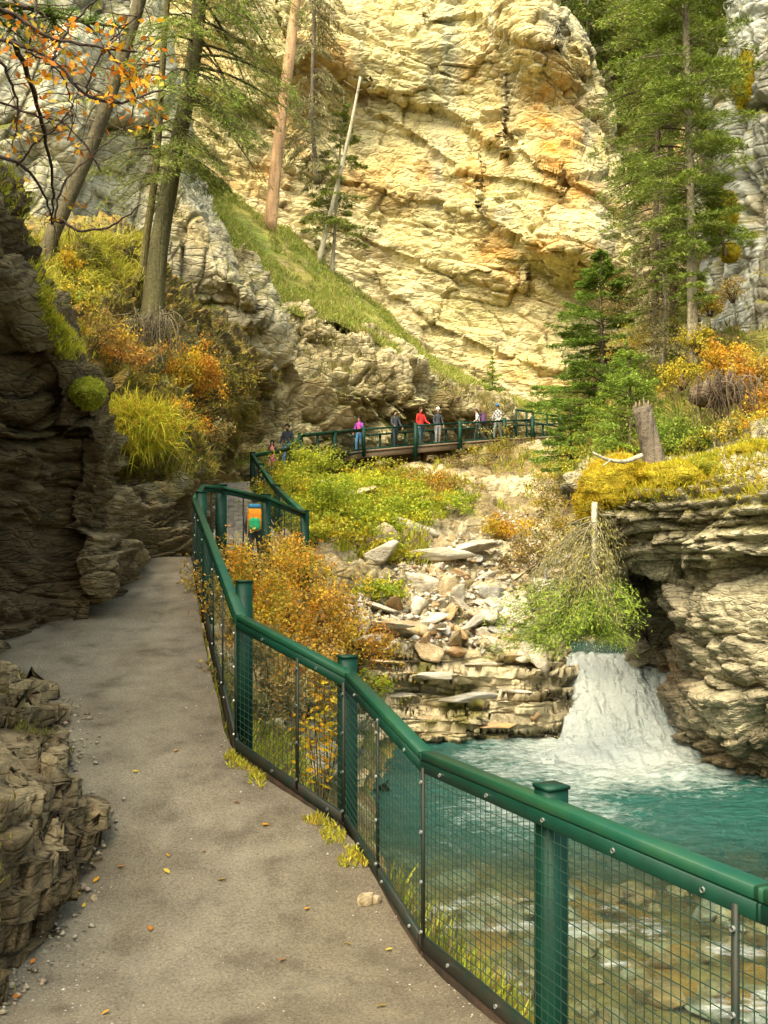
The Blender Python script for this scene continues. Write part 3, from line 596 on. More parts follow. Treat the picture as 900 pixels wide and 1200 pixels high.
# ---------------------------------------------------------------- water
def water_mat():
    m, nt, b = newmat('river_water'); L = nt.links
    at = nt.nodes.new('ShaderNodeAttribute'); at.attribute_name = 'Col'; sp = nt.nodes.new('ShaderNodeSeparateColor'); L.new(at.outputs['Color'], sp.inputs[0])
    tr = nt.nodes.new('ShaderNodeBsdfTransparent'); tr.inputs[0].default_value = (.80, .90, .78, 1)
    b.inputs['Base Color'].default_value = (.014, .088, .070, 1); b.inputs['Roughness'].default_value = .12; b.inputs['Specular IOR Level'].default_value = .5
    b.inputs['IOR'].default_value = 1.33
    tc = nt.nodes.new('ShaderNodeTexCoord'); n1 = nt.nodes.new('ShaderNodeTexNoise'); n1.inputs['Scale'].default_value = 3.4; n1.inputs['Detail'].default_value = 9; n1.inputs['Roughness'].default_value = .6
    mp = nt.nodes.new('ShaderNodeMapping'); mp.inputs['Scale'].default_value = (.8, 1.8, 1); mp.inputs['Rotation'].default_value = (0, 0, -.5)
    L.new(tc.outputs['Object'], mp.inputs[0]); L.new(mp.outputs[0], n1.inputs['Vector'])
    bp = nt.nodes.new('ShaderNodeBump'); bp.inputs['Strength'].default_value = 1.0; bp.inputs['Distance'].default_value = .22; L.new(n1.outputs[0], bp.inputs['Height'])
    L.new(bp.outputs[0], b.inputs['Normal'])
    gl = nt.nodes.new('ShaderNodeBsdfGlossy'); gl.inputs['Roughness'].default_value = .08; L.new(bp.outputs[0], gl.inputs['Normal'])
    fr = nt.nodes.new('ShaderNodeFresnel'); fr.inputs[0].default_value = 1.33; L.new(bp.outputs[0], fr.inputs['Normal'])
    m0 = nt.nodes.new('ShaderNodeMixShader'); L.new(fr.outputs[0], m0.inputs[0]); L.new(tr.outputs[0], m0.inputs[1]); L.new(gl.outputs[0], m0.inputs[2])
    m1 = nt.nodes.new('ShaderNodeMixShader'); L.new(sp.outputs[0], m1.inputs[0]); L.new(m0.outputs[0], m1.inputs[1]); L.new(b.outputs[0], m1.inputs[2])
    fp = nt.nodes.new('ShaderNodeBsdfPrincipled'); fp.inputs['Base Color'].default_value = (.74, .80, .76, 1); fp.inputs['Roughness'].default_value = .7; L.new(bp.outputs[0], fp.inputs['Normal'])
    ft = nt.nodes.new('ShaderNodeBsdfTranslucent'); ft.inputs[0].default_value = (.74, .80, .77, 1); fo = nt.nodes.new('ShaderNodeMixShader'); fo.inputs[0].default_value = .35; L.new(fp.outputs[0], fo.inputs[1]); L.new(ft.outputs[0], fo.inputs[2])
    n2 = nt.nodes.new('ShaderNodeTexNoise'); n2.inputs['Scale'].default_value = 6; n2.inputs['Detail'].default_value = 8; n2.inputs['Roughness'].default_value = .72; L.new(mp.outputs[0], n2.inputs['Vector'])
    ad = nt.nodes.new('ShaderNodeMath'); ad.operation = 'ADD'; L.new(sp.outputs[1], ad.inputs[0]); L.new(n2.outputs[0], ad.inputs[1])
    mr = nt.nodes.new('ShaderNodeMapRange'); mr.inputs[1].default_value = .80; mr.inputs[2].default_value = 1.22; L.new(ad.outputs[0], mr.inputs[0])
    m2 = nt.nodes.new('ShaderNodeMixShader'); L.new(mr.outputs[0], m2.inputs[0]); L.new(m1.outputs[0], m2.inputs[1]); L.new(fo.outputs[0], m2.inputs[2])
    L.new(m2.outputs[0], nt.nodes['Material Output'].inputs[0]); return m
M_WATER = water_mat()
ys = np.linspace(-2, 19.4, 380); Y, U = np.meshgrid(ys, np.linspace(0, 1, 300) ** 1.3, indexing='ij')
X0 = np.interp(Y, FL[:, 1], FL[:, 0]) + .5; X0 = np.where(Y > 14, X0 + (Y - 14) * .2, X0); X = X0 + U * (16 - X0 * .3)
Pw = np.stack([X, Y, np.full_like(X, WZL)], -1); wx, wy = proj(Pw)
fd = np.hypot((X - 4.1) / 2.3, (Y - 17.0) / 3.0)
amp = .035 + .13 * np.exp(-fd ** 2 * .8) + .02 * sstep(9.5, 6.5, Y)
Pw[..., 2] += amp * fbm(np.stack([X * 1.3, Y * 2.2, 0 * X], -1), 5, 8, .6) * 1.6
milk = .93 * sstep(9.0, 12.5, Y + .5 * fbm(Pw * .5, 3, 4)) * sstep(.6, 3.2, X - X0 + .3) * .9 + .03
foam = .72 * np.exp(-(fd * .85) ** 2.2) + .42 * sstep(10.5, 9.0, Y) * sstep(.02, .42, fbm(np.stack([X * .9, Y * 1.9, 0 * X], -1), 5, 6))  # foam round the falls; near streaks paint bright ripple reflections into the same channel
foam = np.maximum(foam, .40 * blobs(wx, wy, [(600, 905, 130, 28, 1.1), (560, 885, 50, 14, 1.1), (460, 920, 30, 60, .6), (690, 915, 110, 34, 1.25), (640, 950, 170, 45, 1.15), (560, 1000, 120, 30, .7)])) + .07 * fbm(Pw * .7, 3, 2)
a_ = mk('river', Pw.reshape(-1, 3), grid_faces(*X.shape), M_WATER, col=np.stack([milk, foam, 0 * foam], -1).reshape(-1, 3)); tag(a_, kind='structure')
# cascade and the stream above it
def casc():
    nv, nu = 260, 260; T_, U_ = np.meshgrid(np.linspace(0, 1, nv), np.linspace(0, 1, nu), indexing='ij')
    pl = np.interp(T_, [0, .25, .38, .5, .7, .85, 1], [660, 668, 672, 660, 648, 634, 600]); pr = np.interp(T_, [0, .35, .6, 1], [850, 832, 828, 840])
    d = np.interp(T_, [0, .38, .5, .62, .75, .9, 1], [27, 20.4, 19.7, 18.9, 18.1, 17.1, 15.6]) ; d = d + .9 * np.sin(U_ * 3.1) * sstep(.4, .6, T_) * -.5
    z = np.interp(T_, [0, .36, .45, .55, .62, .72, .82, .92, 1], [-1.82, -1.92, -2.02, -2.3, -2.55, -2.82, -3.12, -3.30, -3.62])
    px_ = pl + (pr - pl) * U_; P = WZ(px_, z, d); P = np.stack([P[0], d, z], -1) if P.ndim == 1 else np.moveaxis(np.array([(px_ - CX) * d / F, d, z]), 0, -1)
    fl = np.stack([P[..., 0] * 2.6, P[..., 1] * .8, P[..., 2] * .9], -1)
    n = fbm(fl, 6, 3, .6); act = sstep(.33, .5, T_)
    act2 = act * sstep(1.0, .8, T_)
    P[..., 2] += (.05 + .20 * act2) * n + act2 * .14 * np.abs(fbm(P * 2.2, 4, 7)) ; P[..., 1] -= act * .3 * fbm(fl * 1.7, 4, 9)
    P[..., 2] -= act * (.75 * sstep(.14, 0, U_ + .05 * n) + .5 * sstep(.9, 1, U_)) * sstep(.42, .6, T_); P[..., 2] += act2 * .12 * np.abs(fbm(P * 5, 3, 17))
    foam = .15 + .68 * act + .45 * n * act + .15 * sstep(.2, .5, n)
    foam -= .25 * act * sstep(.05, .5, fbm(np.stack([P[..., 0] * 3.5, P[..., 1] * .5, P[..., 2] * .7], -1), 4, 19))
    o = mk('cascade', P.reshape(-1, 3), grid_faces(nv, nu), M_WATER, col=np.stack([.8 + 0 * foam, foam, 0 * foam], -1).reshape(-1, 3)); tag(o, kind='structure')
    rng = np.random.default_rng(4); k = rng.integers(90, 250, 3500), rng.integers(0, nu, 3500); c_ = P[k] + rng.normal(0, 1, (3500, 3)) * [.16, .2, .14] + np.array([0, -.08, .12]) * rng.random((3500, 1))
    r = rng.random(3500) ** 3 * .008 + .0035
    oc = np.array([[1, 0, 0], [0, 1, 0], [-1, 0, 0], [0, -1, 0], [0, 0, 1], [0, 0, -1]], float); of = np.array([[0, 1, 4], [1, 2, 4], [2, 3, 4], [3, 0, 4], [1, 0, 5], [2, 1, 5], [3, 2, 5], [0, 3, 5]])
    V = (c_[:, None] + oc[None] * r[:, None, None]).reshape(-1, 3); F_ = (of[None] + np.arange(3500)[:, None, None] * 6).reshape(-1, 3)
    o = mk('spray', V, F_, plain('spray_drop', (.8, .84, .82), .4)); tag(o, kind='stuff')
casc()

# ---------------------------------------------------------------- green fences
M_GREEN = plain('green_paint', (.0015, .034, .019), .55, 0, .22, noise=.35, nscale=6, bump=.05)
M_CAP = plain('weathered_green_cap', (.002, .044, .025), .5, 0, .22, c2=(.012, .058, .024), nscale=3, bump=.05)
M_DKGREEN = plain('dark_green_steel', (.005, .018, .012), .6, 0, .3, c2=(.025, .020, .013), nscale=8)
M_WIRE = plain('green_wire', (.010, .034, .022), .5, 0, .4)
M_BOLT = plain('zinc_bolt', (.55, .56, .52), .35, .8)
M_RUST = plain('rusty_kickboard', (.055, .032, .02), .85, 0, .2, c2=(.02, .018, .012), nscale=10)
def bolt(P_, nrm, parent, r=.011):
    P_ = np.array(P_, float); nrm = unit(nrm); m = MB(); m.add(*prisms([P_], [P_ + nrm * .012], r, 6)); return m.build('bolt', M_BOLT, parent)
def boxpost(a, b_, s, ang=.45):
    r = s * 1.414; q = np.arange(4) * math.pi / 2 + math.pi / 4 + ang; off = np.stack([np.cos(q) * r, np.sin(q) * r, 0 * q], 1)
    k = np.arange(4); return np.concatenate([np.asarray(a) + off, np.asarray(b_) + off]), [np.stack([k, (k + 1) % 4, (k + 1) % 4 + 4, k + 4], 1), np.array([[3, 2, 1, 0]]), np.array([[4, 5, 6, 7]])]
def fence_run(root, nodes, height, side, subs, posts, wire=.0025, step=.05, rail=1.0, kick=True, bolts=True, postw=.10):
    """nodes: points on the rail top; side +1 when the mesh is on the left of the run direction"""
    nodes = [np.array(n, float) for n in nodes]
    for i in range(len(nodes) - 1):
        A, B = nodes[i], nodes[i + 1]; d = B - A; ln = np.linalg.norm(d[:2]); h = np.array([d[0], d[1], 0]) / ln; sd = np.array([-h[1], h[0], 0]) * side
        hA = height[i] if isinstance(height, (list, tuple)) else height; hB = height[i + 1] if isinstance(height, (list, tuple)) else height
        so_ = -side      # beam() offsets to the right
        m = MB(); m.add(*beam(A, B, .085 * rail, -.048 * rail, 0, 0, .02, .005)); m.build('top_rail', M_CAP, root)
        m = MB(); m.add(*beam(A, B, .030, -.118 * rail, -.052 * rail, so_ * .028 * rail, .01, .005)); m.build('rail_channel', M_GREEN, root)
        f = sd * .034 * rail
        A0, B0 = A - [0, 0, hA], B - [0, 0, hB]
        m = MB(); m.add(*beam(A0, B0, .03, .0, .085, so_ * .032 * rail, .02, .006)); m.build('bottom_rail', M_DKGREEN if kick else M_GREEN, root)
        if kick:
            m = MB(); m.add(*beam(A0, B0, .04, -.17, -.004, so_ * .02, .03, .006)); m.build('kickboard', M_RUST, root)
        # welded wire panel
        if i >= 4 and kick: step = .12; wire = .0019
        n = max(2, int(ln / step)); t = (np.arange(n) + .5) / n; lo = A0 + f + [0, 0, .04]; lo2 = B0 + f + [0, 0, .04]; up = A + f - [0, 0, .09 * rail]; up2 = B + f - [0, 0, .09 * rail]
        a = lo + (lo2 - lo) * t[:, None]; b_ = up + (up2 - up) * t[:, None]
        rng = np.random.default_rng(i + 3); 
        m = MB(); m.add(*prisms(a, b_, wire))
        nh = int((hA - .2) / step); segs = max(4, int(ln / .35)); tt = np.linspace(0, 1, segs + 1)
        for k in range(1, nh):
            g = k / nh; L0 = lo + (up - lo) * g; L1 = lo2 + (up2 - lo2) * g
            pts = L0 + (L1 - L0) * tt[:, None]; bow = np.sin(tt * math.pi) * .018 * math.sin(i * 2.1 + g * 3) + .004 * np.sin(tt * 17 + k)
            pts = pts + f / max(np.linalg.norm(f), 1e-6) * (.004 + .010 * np.sin(tt * math.pi)[:, None]) + np.array([0, 0, 1.]) * bow[:, None]
            m.add(*prisms(pts[:-1], pts[1:], wire * .95))
        m.build('mesh_panel', M_WIRE, root)
        # upright bars clamping the panel
        for s_ in subs[i]:
            P_ = A + d * s_; hh = hA + (hB - hA) * s_
            q = P_ + f * 1.25; b0 = q - [0, 0, hh - .03]; b1 = q - [0, 0, .085 * rail]
            w = h * .012; t_ = f / np.linalg.norm(f) * .008
            V = [b0 - w - t_, b0 + w - t_, b0 + w + t_, b0 - w + t_, b1 - w - t_, b1 + w - t_, b1 + w + t_, b1 - w + t_]
            ob = mk('upright_bar', V, BOXF, M_DKGREEN, root, False)
            if bolts:
                for z in np.linspace(.08, .92, 4): bolt(b0 + (b1 - b0) * z + t_, t_, ob)
        if bolts:
            nb = max(2, int(ln / .42)) if 0 < i < 4 else 2; nn = f / np.linalg.norm(f)
            for k in range(nb):
                bolt(A + d * ((k + .5) / nb) - [0, 0, .085 * rail] + nn * .040 * rail, nn, root)
                bolt(A0 + (B0 - A0) * ((k + .3) / nb) + [0, 0, .045] + nn * .046, nn, root)
    for (px_, d_, top, ln_, w) in posts:
        c_ = np.array([(px_ - CX) * d_ / F, d_, top]); m = MB(); A_ = c_ - [0, 0, ln_]; s = w / 2
        dirx = np.array([1., 0, 0]); diry = np.array([0, 1., 0])
        m.add(*boxpost(A_, c_, s)); 
        o = m.build('post', M_GREEN, root)
        m = MB(); m.add(*boxpost(c_ + [0, 0, .001], c_ + [0, 0, .018], s * 1.12)); m.build('post_cap', M_GREEN, o)
def FT(px_, py_, d_): return W(px_, py_, d_)
root = thing('path_fence', 'green steel fence with square wire mesh along the river edge of the gravel path', 'fence', loc=(0, 0, 0))
fn = [np.array([2.42, .55, -1.06]), FT(900, 1038, 3.1), FT(500, 880, 5.4), FT(410, 787, 6.8), FT(283, 721, 7.6), FT(228, 583, 15), FT(238, 568, 15.9), FT(261, 570, 16.3), FT(312, 582, 17.3), FT(357, 600, 19)]
hts = [1.16, 1.16, 1.13, 1.12, 1.10, 1.02, 1.22, 1.22, 1.18, 1.10]
fence_run(root, fn, hts, 1, [[.5], [.985, .04], [.5], [.02, .42], [.01, .18, .35, .6, .85], [.5], [.5], [.5], [.5]],
          [(646, 4.36, -1.045, 2.1, .112), (407, 6.95, -.70, 1.9, .112), (286, 8.35, -.17, 1.5, .12), (236, 14.9, 1.12, 1.3, .14), (259, 16.42, 1.36, 1.6, .16), (312, 17.45, 1.27, 2.0, .14), (357, 19.1, 1.06, 1.8, .14), (960, 2.95, -1.04, 1.8, .125), (243, 12.0, .42, 1.3, .11)])
root = thing('ramp_fence', 'green mesh fence climbing from the hairpin corner up to the footbridge', 'fence')
un = [FT(357, 600, 19.25), FT(320, 566, 24), FT(296, 532, 30), FT(340, 524, 34), FT(353, 508, 36), FT(424, 502.5, 39.6)]
fence_run(root, un, [1.1, 1.1, 1.1, 1.15, 1.2, 1.05], 1, [[.3, .6], [.3, .6], [.5], [], [.5]],
          [(325, 23.5, 1.95, 1.3, .13), (306, 27.5, 2.9, 1.3, .13), (296, 30.1, 3.55, 1.5, .14), (340, 34.1, 4.25, 1.5, .18), (352, 36.1, 4.98, 1.6, .16), (392, 37.9, 5.33, 1.5, .14), (372, 37.0, 5.12, 1.3, .09)], wire=.002, step=.1, kick=False, bolts=False, rail=1.2)

# ---------------------------------------------------------------- footbridge
M_DECK = plain('deck_timber', (.22, .16, .10), .8, 0, .3, c2=(.12, .085, .055), nscale=7, stretch=(1, 8, 1))
BR = [(404, 503.5, 38.8, 1.03), (426, 502, 40, 1.0), (487, 497.7, 42, 1.0), (539, 494.8, 44, 1.0), (591, 492.3, 46, .98), (624, 491, 47.5, .98), (657, 489.8, 49, 1.0), (700, 489, 50, 1.0)]
brs = np.array([[x, d_, (HY - y) * d_ / F - h_] for x, y, d_, h_ in BR])
def bridge_at(x):
    d_ = np.interp(x, brs[:, 0], brs[:, 1]) + .85; z = np.interp(x, brs[:, 0], brs[:, 2]) + .12; return np.array([(x - CX) * d_ / F, d_, z])
root = thing('footbridge', 'green railed wooden footbridge carrying walkers across below the cliff', 'bridge')
for i in range(len(BR) - 1):
    A = WZ(brs[i][0], brs[i][2], brs[i][1]); B = WZ(brs[i + 1][0], brs[i + 1][2], brs[i + 1][1]); up = np.array([0, 0, BR[i][3]]); up2 = np.array([0, 0, BR[i + 1][3]]); bk = np.array([.15, 1.8, 0])
    for nm, o_, top in (('front_rail', 0, 1), ('back_rail', 1, 1)):
        m = MB(); m.add(*beam(A + up + bk * o_, B + up2 + bk * o_, .11, -.085, 0, 0, .02)); m.build(nm, M_GREEN, root)
        m = MB(); m.add(*beam(A + bk * o_ + [0, 0, .0], B + bk * o_ + [0, 0, .0], .06, .03, .15, 0, .02)); m.build('kick_rail', M_GREEN, root)
        n = int(np.linalg.norm(B - A) / .12); t = (np.arange(n) + .5)[:, None] / n; a = A + (B - A) * t + bk * o_ + [0, 0, .15]; b_ = A + up + (B + up2 - A - up) * t + bk * o_ - [0, 0, .08]
        m = MB(); m.add(*prisms(a, b_, .0025)); 
        for g in np.linspace(.1, .95, 8):
            m.add(*prisms([A + bk * o_ + up * g], [B + bk * o_ + up2 * g], .0025))
        m.build('mesh_panel', M_WIRE, root)
    if i < 5 or True:
        m = MB(); V = [A + [0, -.1, 0], B + [0, -.1, 0], B + bk + [0, .1, 0], A + bk + [0, .1, 0]]; V = [v - [0, 0, .02] for v in V] + [v + [0, 0, .06] for v in V]
        m.add(np.array(V), np.array([[3, 2, 1, 0], [4, 5, 6, 7], [0, 1, 5, 4], [1, 2, 6, 5], [2, 3, 7, 6], [3, 0, 4, 7]])); m.build('deck', M_DECK, root)
        for off_ in (.05, 1.5):
            m = MB(); m.add(*beam(A + [0, off_, 0], B + [0, off_, 0], .14, -.26, -.03, 0, .02)); m.build('girder', M_DECK, root)
for x, dn in ((426, .2), (487, .55), (539, .45), (591, .25), (624, .2), (657, .2)):
    d_ = np.interp(x, brs[:, 0], brs[:, 1]); z = np.interp(x, brs[:, 0], brs[:, 2]); c_ = WZ(x, z, d_ - .10)
    m = MB(); m.add(*boxpost(c_ - [0, 0, dn], c_ + [0, 0, 1.06], .085, .1)); m.build('post', M_GREEN, root)
for x in (414, 441, 456, 472, 505, 522, 560, 578, 606, 640):
    d_ = np.interp(x, brs[:, 0], brs[:, 1]); z = np.interp(x, brs[:, 0], brs[:, 2]); c_ = WZ(x, z, d_) + np.array([.15, 1.85, 0])
    m = MB(); m.add(*boxpost(c_ - [0, 0, .1], c_ + [0, 0, 1.0], .05, .1)); m.build('post', M_GREEN, root)
for x in (436, 497, 592):
    d_ = np.interp(x, brs[:, 0], brs[:, 1]); z = np.interp(x, brs[:, 0], brs[:, 2]); c_ = WZ(x, z, d_ + .9)
    m = MB(); m.add(*tube([c_ - [0, 0, 2.2], c_ - [0, 0, .2]], [.15, .15], 6)); m.build('pier', M_DECK, root)
root = thing('landing_railing', 'green railing of the landing at the far end of the footbridge', 'railing')
ln = [FT(605, 479, 48.2), FT(625, 482, 48.6), FT(657, 487.4, 49.2)]
for a, b_ in zip(ln[:-1], ln[1:]):
    m = MB(); m.add(*beam(a, b_, .12, -.10, 0)); m.build('top_rail', M_GREEN, root)
    m = MB(); m.add(*beam(a, b_, .06, -.62, -.54)); m.build('middle_rail', M_GREEN, root)
for x, y in ((605, 479), (617, 481), (625, 482.5), (641, 485)):
    c_ = FT(x, y, 48.2 + (x - 605) / 52); m = MB(); m.add(*boxpost(c_ - [0, 0, 1.7], c_, .045, .1)); m.build('post', M_GREEN, root)
# ---------------------------------------------------------------- people
PM = {}
def cloth(c):
    if c not in PM: PM[c] = plain('cloth_%d' % len(PM), c, .85, 0, .2, noise=.25, nscale=12)
    return PM[c]
SKIN = plain('skin', (.42, .24, .16), .55, 0, .4, noise=.1, nscale=20)
HAIRC = {'dark': (.02, .014, .01), 'brown': (.07, .04, .02), 'grey': (.3, .28, .26)}
def plaid_mat():
    m, nt, b = newmat('plaid_shirt'); L = nt.links; tc = nt.nodes.new('ShaderNodeTexCoord'); ck = nt.nodes.new('ShaderNodeTexChecker'); ck.inputs['Scale'].default_value = 11
    ck.inputs[1].default_value = (.50, .48, .42, 1); ck.inputs[2].default_value = (.05, .05, .07, 1); L.new(tc.outputs['Object'], ck.inputs[0]); L.new(ck.outputs[0], b.inputs['Base Color']); b.inputs['Roughness'].default_value = .9; return m
def person(label, pos, h, face, top, legs, shoes=(.03, .03, .03), hair='dark', hat=None, walk=.12, arms=(.1, .1), lean=0., skirt=None, fore_skin=False, bulk=1.0, front=None, head_yaw=0, longhair=False):
    """one continuous skinned body; +y is the way the person faces before turning by face (radians)"""
    V = []; E = []; Rr = []; T = []
    def add(p, r, par, kind):
        V.append(p); Rr.append(r); 
        if par is not None: E.append((par, len(V) - 1)); T.append((par, len(V) - 1, kind))
        return len(V) - 1
    L_ = lean
    pel = add((0, 0, .93), (.135 * bulk, .10 * bulk), None, None)
    wst = add((0, L_ * .3, 1.08), (.125 * bulk, .095 * bulk), pel, 'top')
    ch = add((0, L_ * .7, 1.30), (.16 * bulk, .115 * bulk), wst, 'top')
    nb = add((0, L_, 1.46), (.07, .065), ch, 'top'); nk = add((0, L_ * 1.05 + .01, 1.53), (.052, .055), nb, 'skin')
    hd = add((0, L_ * 1.1 + .025, 1.62), (.074, .088), nk, 'skin'); ht = add((0, L_ * 1.1 + .015, 1.71), (.066, .078), hd, 'skin')
    ns = add((0, L_ * 1.1 + .118, 1.62), (.012, .014), hd, 'skin')
    for s in (-1, 1):
        a = arms[0] if s < 0 else arms[1]     # forward swing of the arm
        sh = add((s * .17, L_ * .85, 1.41), (.062 * bulk, .062 * bulk), ch, 'top')
        el = add((s * .225, L_ * .8 + a * .5 - .02, 1.14), (.047 * bulk, .047 * bulk), sh, 'top')
        wr = add((s * .22, L_ * .8 + a * 1.5 + .03, .92 + abs(a) * .35), (.030, .030), el, 'skin' if fore_skin else 'top')
        pm = add((s * .22, L_ * .8 + a * 1.75 + .04, .855 + abs(a) * .42), (.022, .036), wr, 'skin')
        for k in range(4):
            yy = (k - 1.5) * .020; f1 = add((s * .218, L_ * .8 + a * 1.9 + .045 + yy, .80 + abs(a) * .46 + abs(k - 1.4) * .006), (.0095, .0095), pm, 'skin')
            add((s * .205, L_ * .8 + a * 2.0 + .05 + yy, .762 + abs(a) * .48 + abs(k - 1.4) * .008), (.008, .008), f1, 'skin')
        add((s * .205, L_ * .8 + a * 1.8 + .085, .835 + abs(a) * .44), (.010, .010), pm, 'skin')
        w = walk * s
        hp = add((s * .09, 0, .88), (.092 * bulk, .098 * bulk), pel, 'legs')
        kn = add((s * .10, w * .75 + .02, .50), (.062, .066), hp, 'legs')
        an_z = .09 + max(0, -w) * .25
        ak = add((s * .10, w * 1.25 - .03, an_z), (.042, .046), kn, 'legs')
        hl = add((s * .10, w * 1.25 - .035, an_z - .045), (.040, .042), ak, 'shoe')
        add((s * .115, w * 1.25 + .13, an_z - .055), (.040, .030), hl, 'shoe')
    me = bpy.data.meshes.new('person'); me.from_pydata(V, E, []); o = bpy.data.objects.new('person_skin', me); COL.objects.link(o)
    md = o.modifiers.new('skin', 'SKIN'); md.use_smooth_shade = True
    for i, r in enumerate(Rr): me.skin_vertices[0].data[i].radius = r; me.skin_vertices[0].data[i].use_root = (i == 0)
    sb = o.modifiers.new('sub', 'SUBSURF'); sb.levels = 2; sb.render_levels = 2
    dg = bpy.context.evaluated_depsgraph_get(); dg.update(); nm = bpy.data.meshes.new_from_object(o.evaluated_get(dg)); bpy.data.objects.remove(o)
    nm.name = 'person'; mats = {'top': top, 'legs': cloth(legs), 'skin': SKIN, 'shoe': cloth(shoes)}
    if not isinstance(top, bpy.types.Material): mats['top'] = cloth(top)
    if skirt: mats['skirt'] = cloth(skirt)
    if front: mats['front'] = cloth(front)
    nm.materials.clear(); keys = list(mats)
    for k in keys: nm.materials.append(mats[k])
    n = len(nm.polygons); ce = np.zeros(n * 3); nm.polygons.foreach_get('center', ce); ce = ce.reshape(-1, 3)
    VV = np.array(V); best = np.full(n, 1e9); mi = np.zeros(n, int)
    for a, b_, kd in T:
        A, B = VV[a], VV[b_]; ab = B - A; t = np.clip(((ce - A) @ ab) / (ab @ ab), 0, 1); dd_ = np.linalg.norm(ce - A - t[:, None] * ab, axis=1) / (max(Rr[a][0], Rr[b_][0]) + .02)
        m_ = dd_ < best; best[m_] = dd_[m_]; mi[m_] = keys.index(kd)
    tp = mi == keys.index('top'); mi[tp & (ce[:, 2] < .93) & (np.abs(ce[:, 0]) < .17)] = keys.index('legs')
    if skirt: mi[(ce[:, 2] < .95) & (ce[:, 2] > .62) & (np.abs(ce[:, 0]) < .19)] = keys.index('skirt')
    if front: mi[tp & (ce[:, 1] > .05) & (np.abs(ce[:, 0]) < .07) & (ce[:, 2] > .9)] = keys.index('front')
    nm.polygons.foreach_set('material_index', mi.astype(np.int32)); nm.polygons.foreach_set('use_smooth', np.ones(n, bool))
    ob = bpy.data.objects.new('person', nm); COL.objects.link(ob); ob.location = pos; ob.scale = (h / 1.79,) * 3; ob.rotation_euler = (0, 0, face)
    tag(ob, label, 'person', 'walkers on the path and footbridge')
    hy = L_ * 1.1
    th, ph = np.meshgrid(np.linspace(0, math.pi * .58, 9), np.linspace(0, 2 * math.pi, 17)[:-1], indexing='ij')
    hv = np.stack([.092 * np.sin(th) * np.cos(ph), hy + .008 + .108 * np.sin(th) * np.sin(ph), 1.665 + .115 * np.cos(th) + .03 * np.sin(ph) * np.sin(th)], -1).reshape(-1, 3)
    i = np.arange(8)[:, None] * 16; k = np.arange(16)[None]; hf = np.stack([i + k, i + (k + 1) % 16, i + (k + 1) % 16 + 16, i + k + 16], -1).reshape(-1, 4)
    if longhair: hv[:, 2] -= np.where(hv[:, 1] < hy - .01, (1.67 - np.minimum(hv[:, 2], 1.67)) * 4.5, 0)
    mk('hair', hv, hf[:, ::-1], cloth(HAIRC[hair]), ob)
    if hat:
        hv2 = hv * 1.0; hv2[:, 0] *= 1.1; hv2[:, 1] = hy + (hv2[:, 1] - hy) * 1.1; hv2[:, 2] = 1.672 + np.maximum(hv2[:, 2] - 1.655, -.01) * 1.15
        mk('hat', hv2, hf[:, ::-1], cloth(hat), ob)
        V2 = np.array([[-.07, .08, 1.68], [.07, .08, 1.68], [.06, .18, 1.665], [-.06, .18, 1.665]]) + [0, hy, 0]
        V2 = np.concatenate([V2, V2 + [0, 0, .012]])
        if hat[2] > hat[0] * 1.3: mk('hat_brim', V2, BOXF, cloth(hat), ob, False)
    return ob
def pillow_box(cx, cy, cz, sx, sy, sz, p=4):
    th, ph = np.meshgrid(np.linspace(0, math.pi, 13), np.linspace(0, 2 * math.pi, 25)[:-1], indexing='ij')
    u = np.stack([np.sin(th) * np.cos(ph), np.sin(th) * np.sin(ph), np.cos(th)], -1); r = (np.abs(u) ** p).sum(-1) ** (-1 / p); v = u * r[..., None] * [sx, sy, sz] + [cx, cy, cz]
    i = np.arange(12)[:, None] * 24; k = np.arange(24)[None]; f = np.stack([i + k, i + k + 24, i + (k + 1) % 24 + 24, i + (k + 1) % 24], -1).reshape(-1, 4)
    return v.reshape(-1, 3), f
def backpack(label, pos, face, h, c, patch=None, topc=None):
    s = h / 1.79; t = thing('backpack', label, 'backpack', loc=pos, rz=face); t.scale = (s, s, s)
    mk('pack_body', *pillow_box(0, -.235, 1.22, .165, .10, .27), cloth(c), t)
    mk('front_pocket', *pillow_box(0, -.335, 1.10, .125, .05, .14), cloth(patch or tuple(x * .7 for x in c)), t)
    mk('pack_lid', *pillow_box(0, -.235, 1.50, .14, .10, .055), cloth(topc or tuple(x * .8 for x in c)), t)
    for sx in (-.09, .09):
        pts = smoothline([(sx, -.15, 1.42), (sx * 1.15, -.03, 1.50), (sx * 1.25, .11, 1.40), (sx * 1.35, .12, 1.22), (sx * 1.6, -.02, 1.05), (sx * 1.2, -.14, 1.02)], 16)
        m = MB(); m.add(*tube(pts, .018, 6)); m.build('shoulder_strap', cloth((.05, .05, .05)), t)
def onpath(px_, d_):
    x = (px_ - CX) * d_ / F; return np.array([x, d_, path_z(x, d_)])
PI = math.pi
p = onpath(299, 20.0); p[2] = min(p[2], .0) - .2
person('person in grey sleeves walking away with the orange backpack behind the path fence', p, 1.68, .1, (.16, .17, .18), (.035, .045, .05), hair='dark', arms=(.12, .05))
backpack('orange backpack with a green pocket and blue lid on the nearest walker', p, .1, 1.68, (.62, .22, .015), (.02, .30, .12), (.03, .16, .30))
p = onpath(319, 34.6); person('short woman in black jacket over pink, at the near end of the footbridge approach', p, 1.50, PI + .1, (.025, .022, .025), (.03, .03, .04), hair='dark', skirt=(.75, .22, .24), front=(.75, .22, .24), longhair=True, shoes=(.5, .5, .5), walk=.08)
p = onpath(337, 36.8); person('tall man in a dark navy jacket and blue jeans beside the woman in pink', p, 1.80, PI - .3, (.028, .032, .045), (.06, .17, .34), bulk=1.12, arms=(.05, .15))
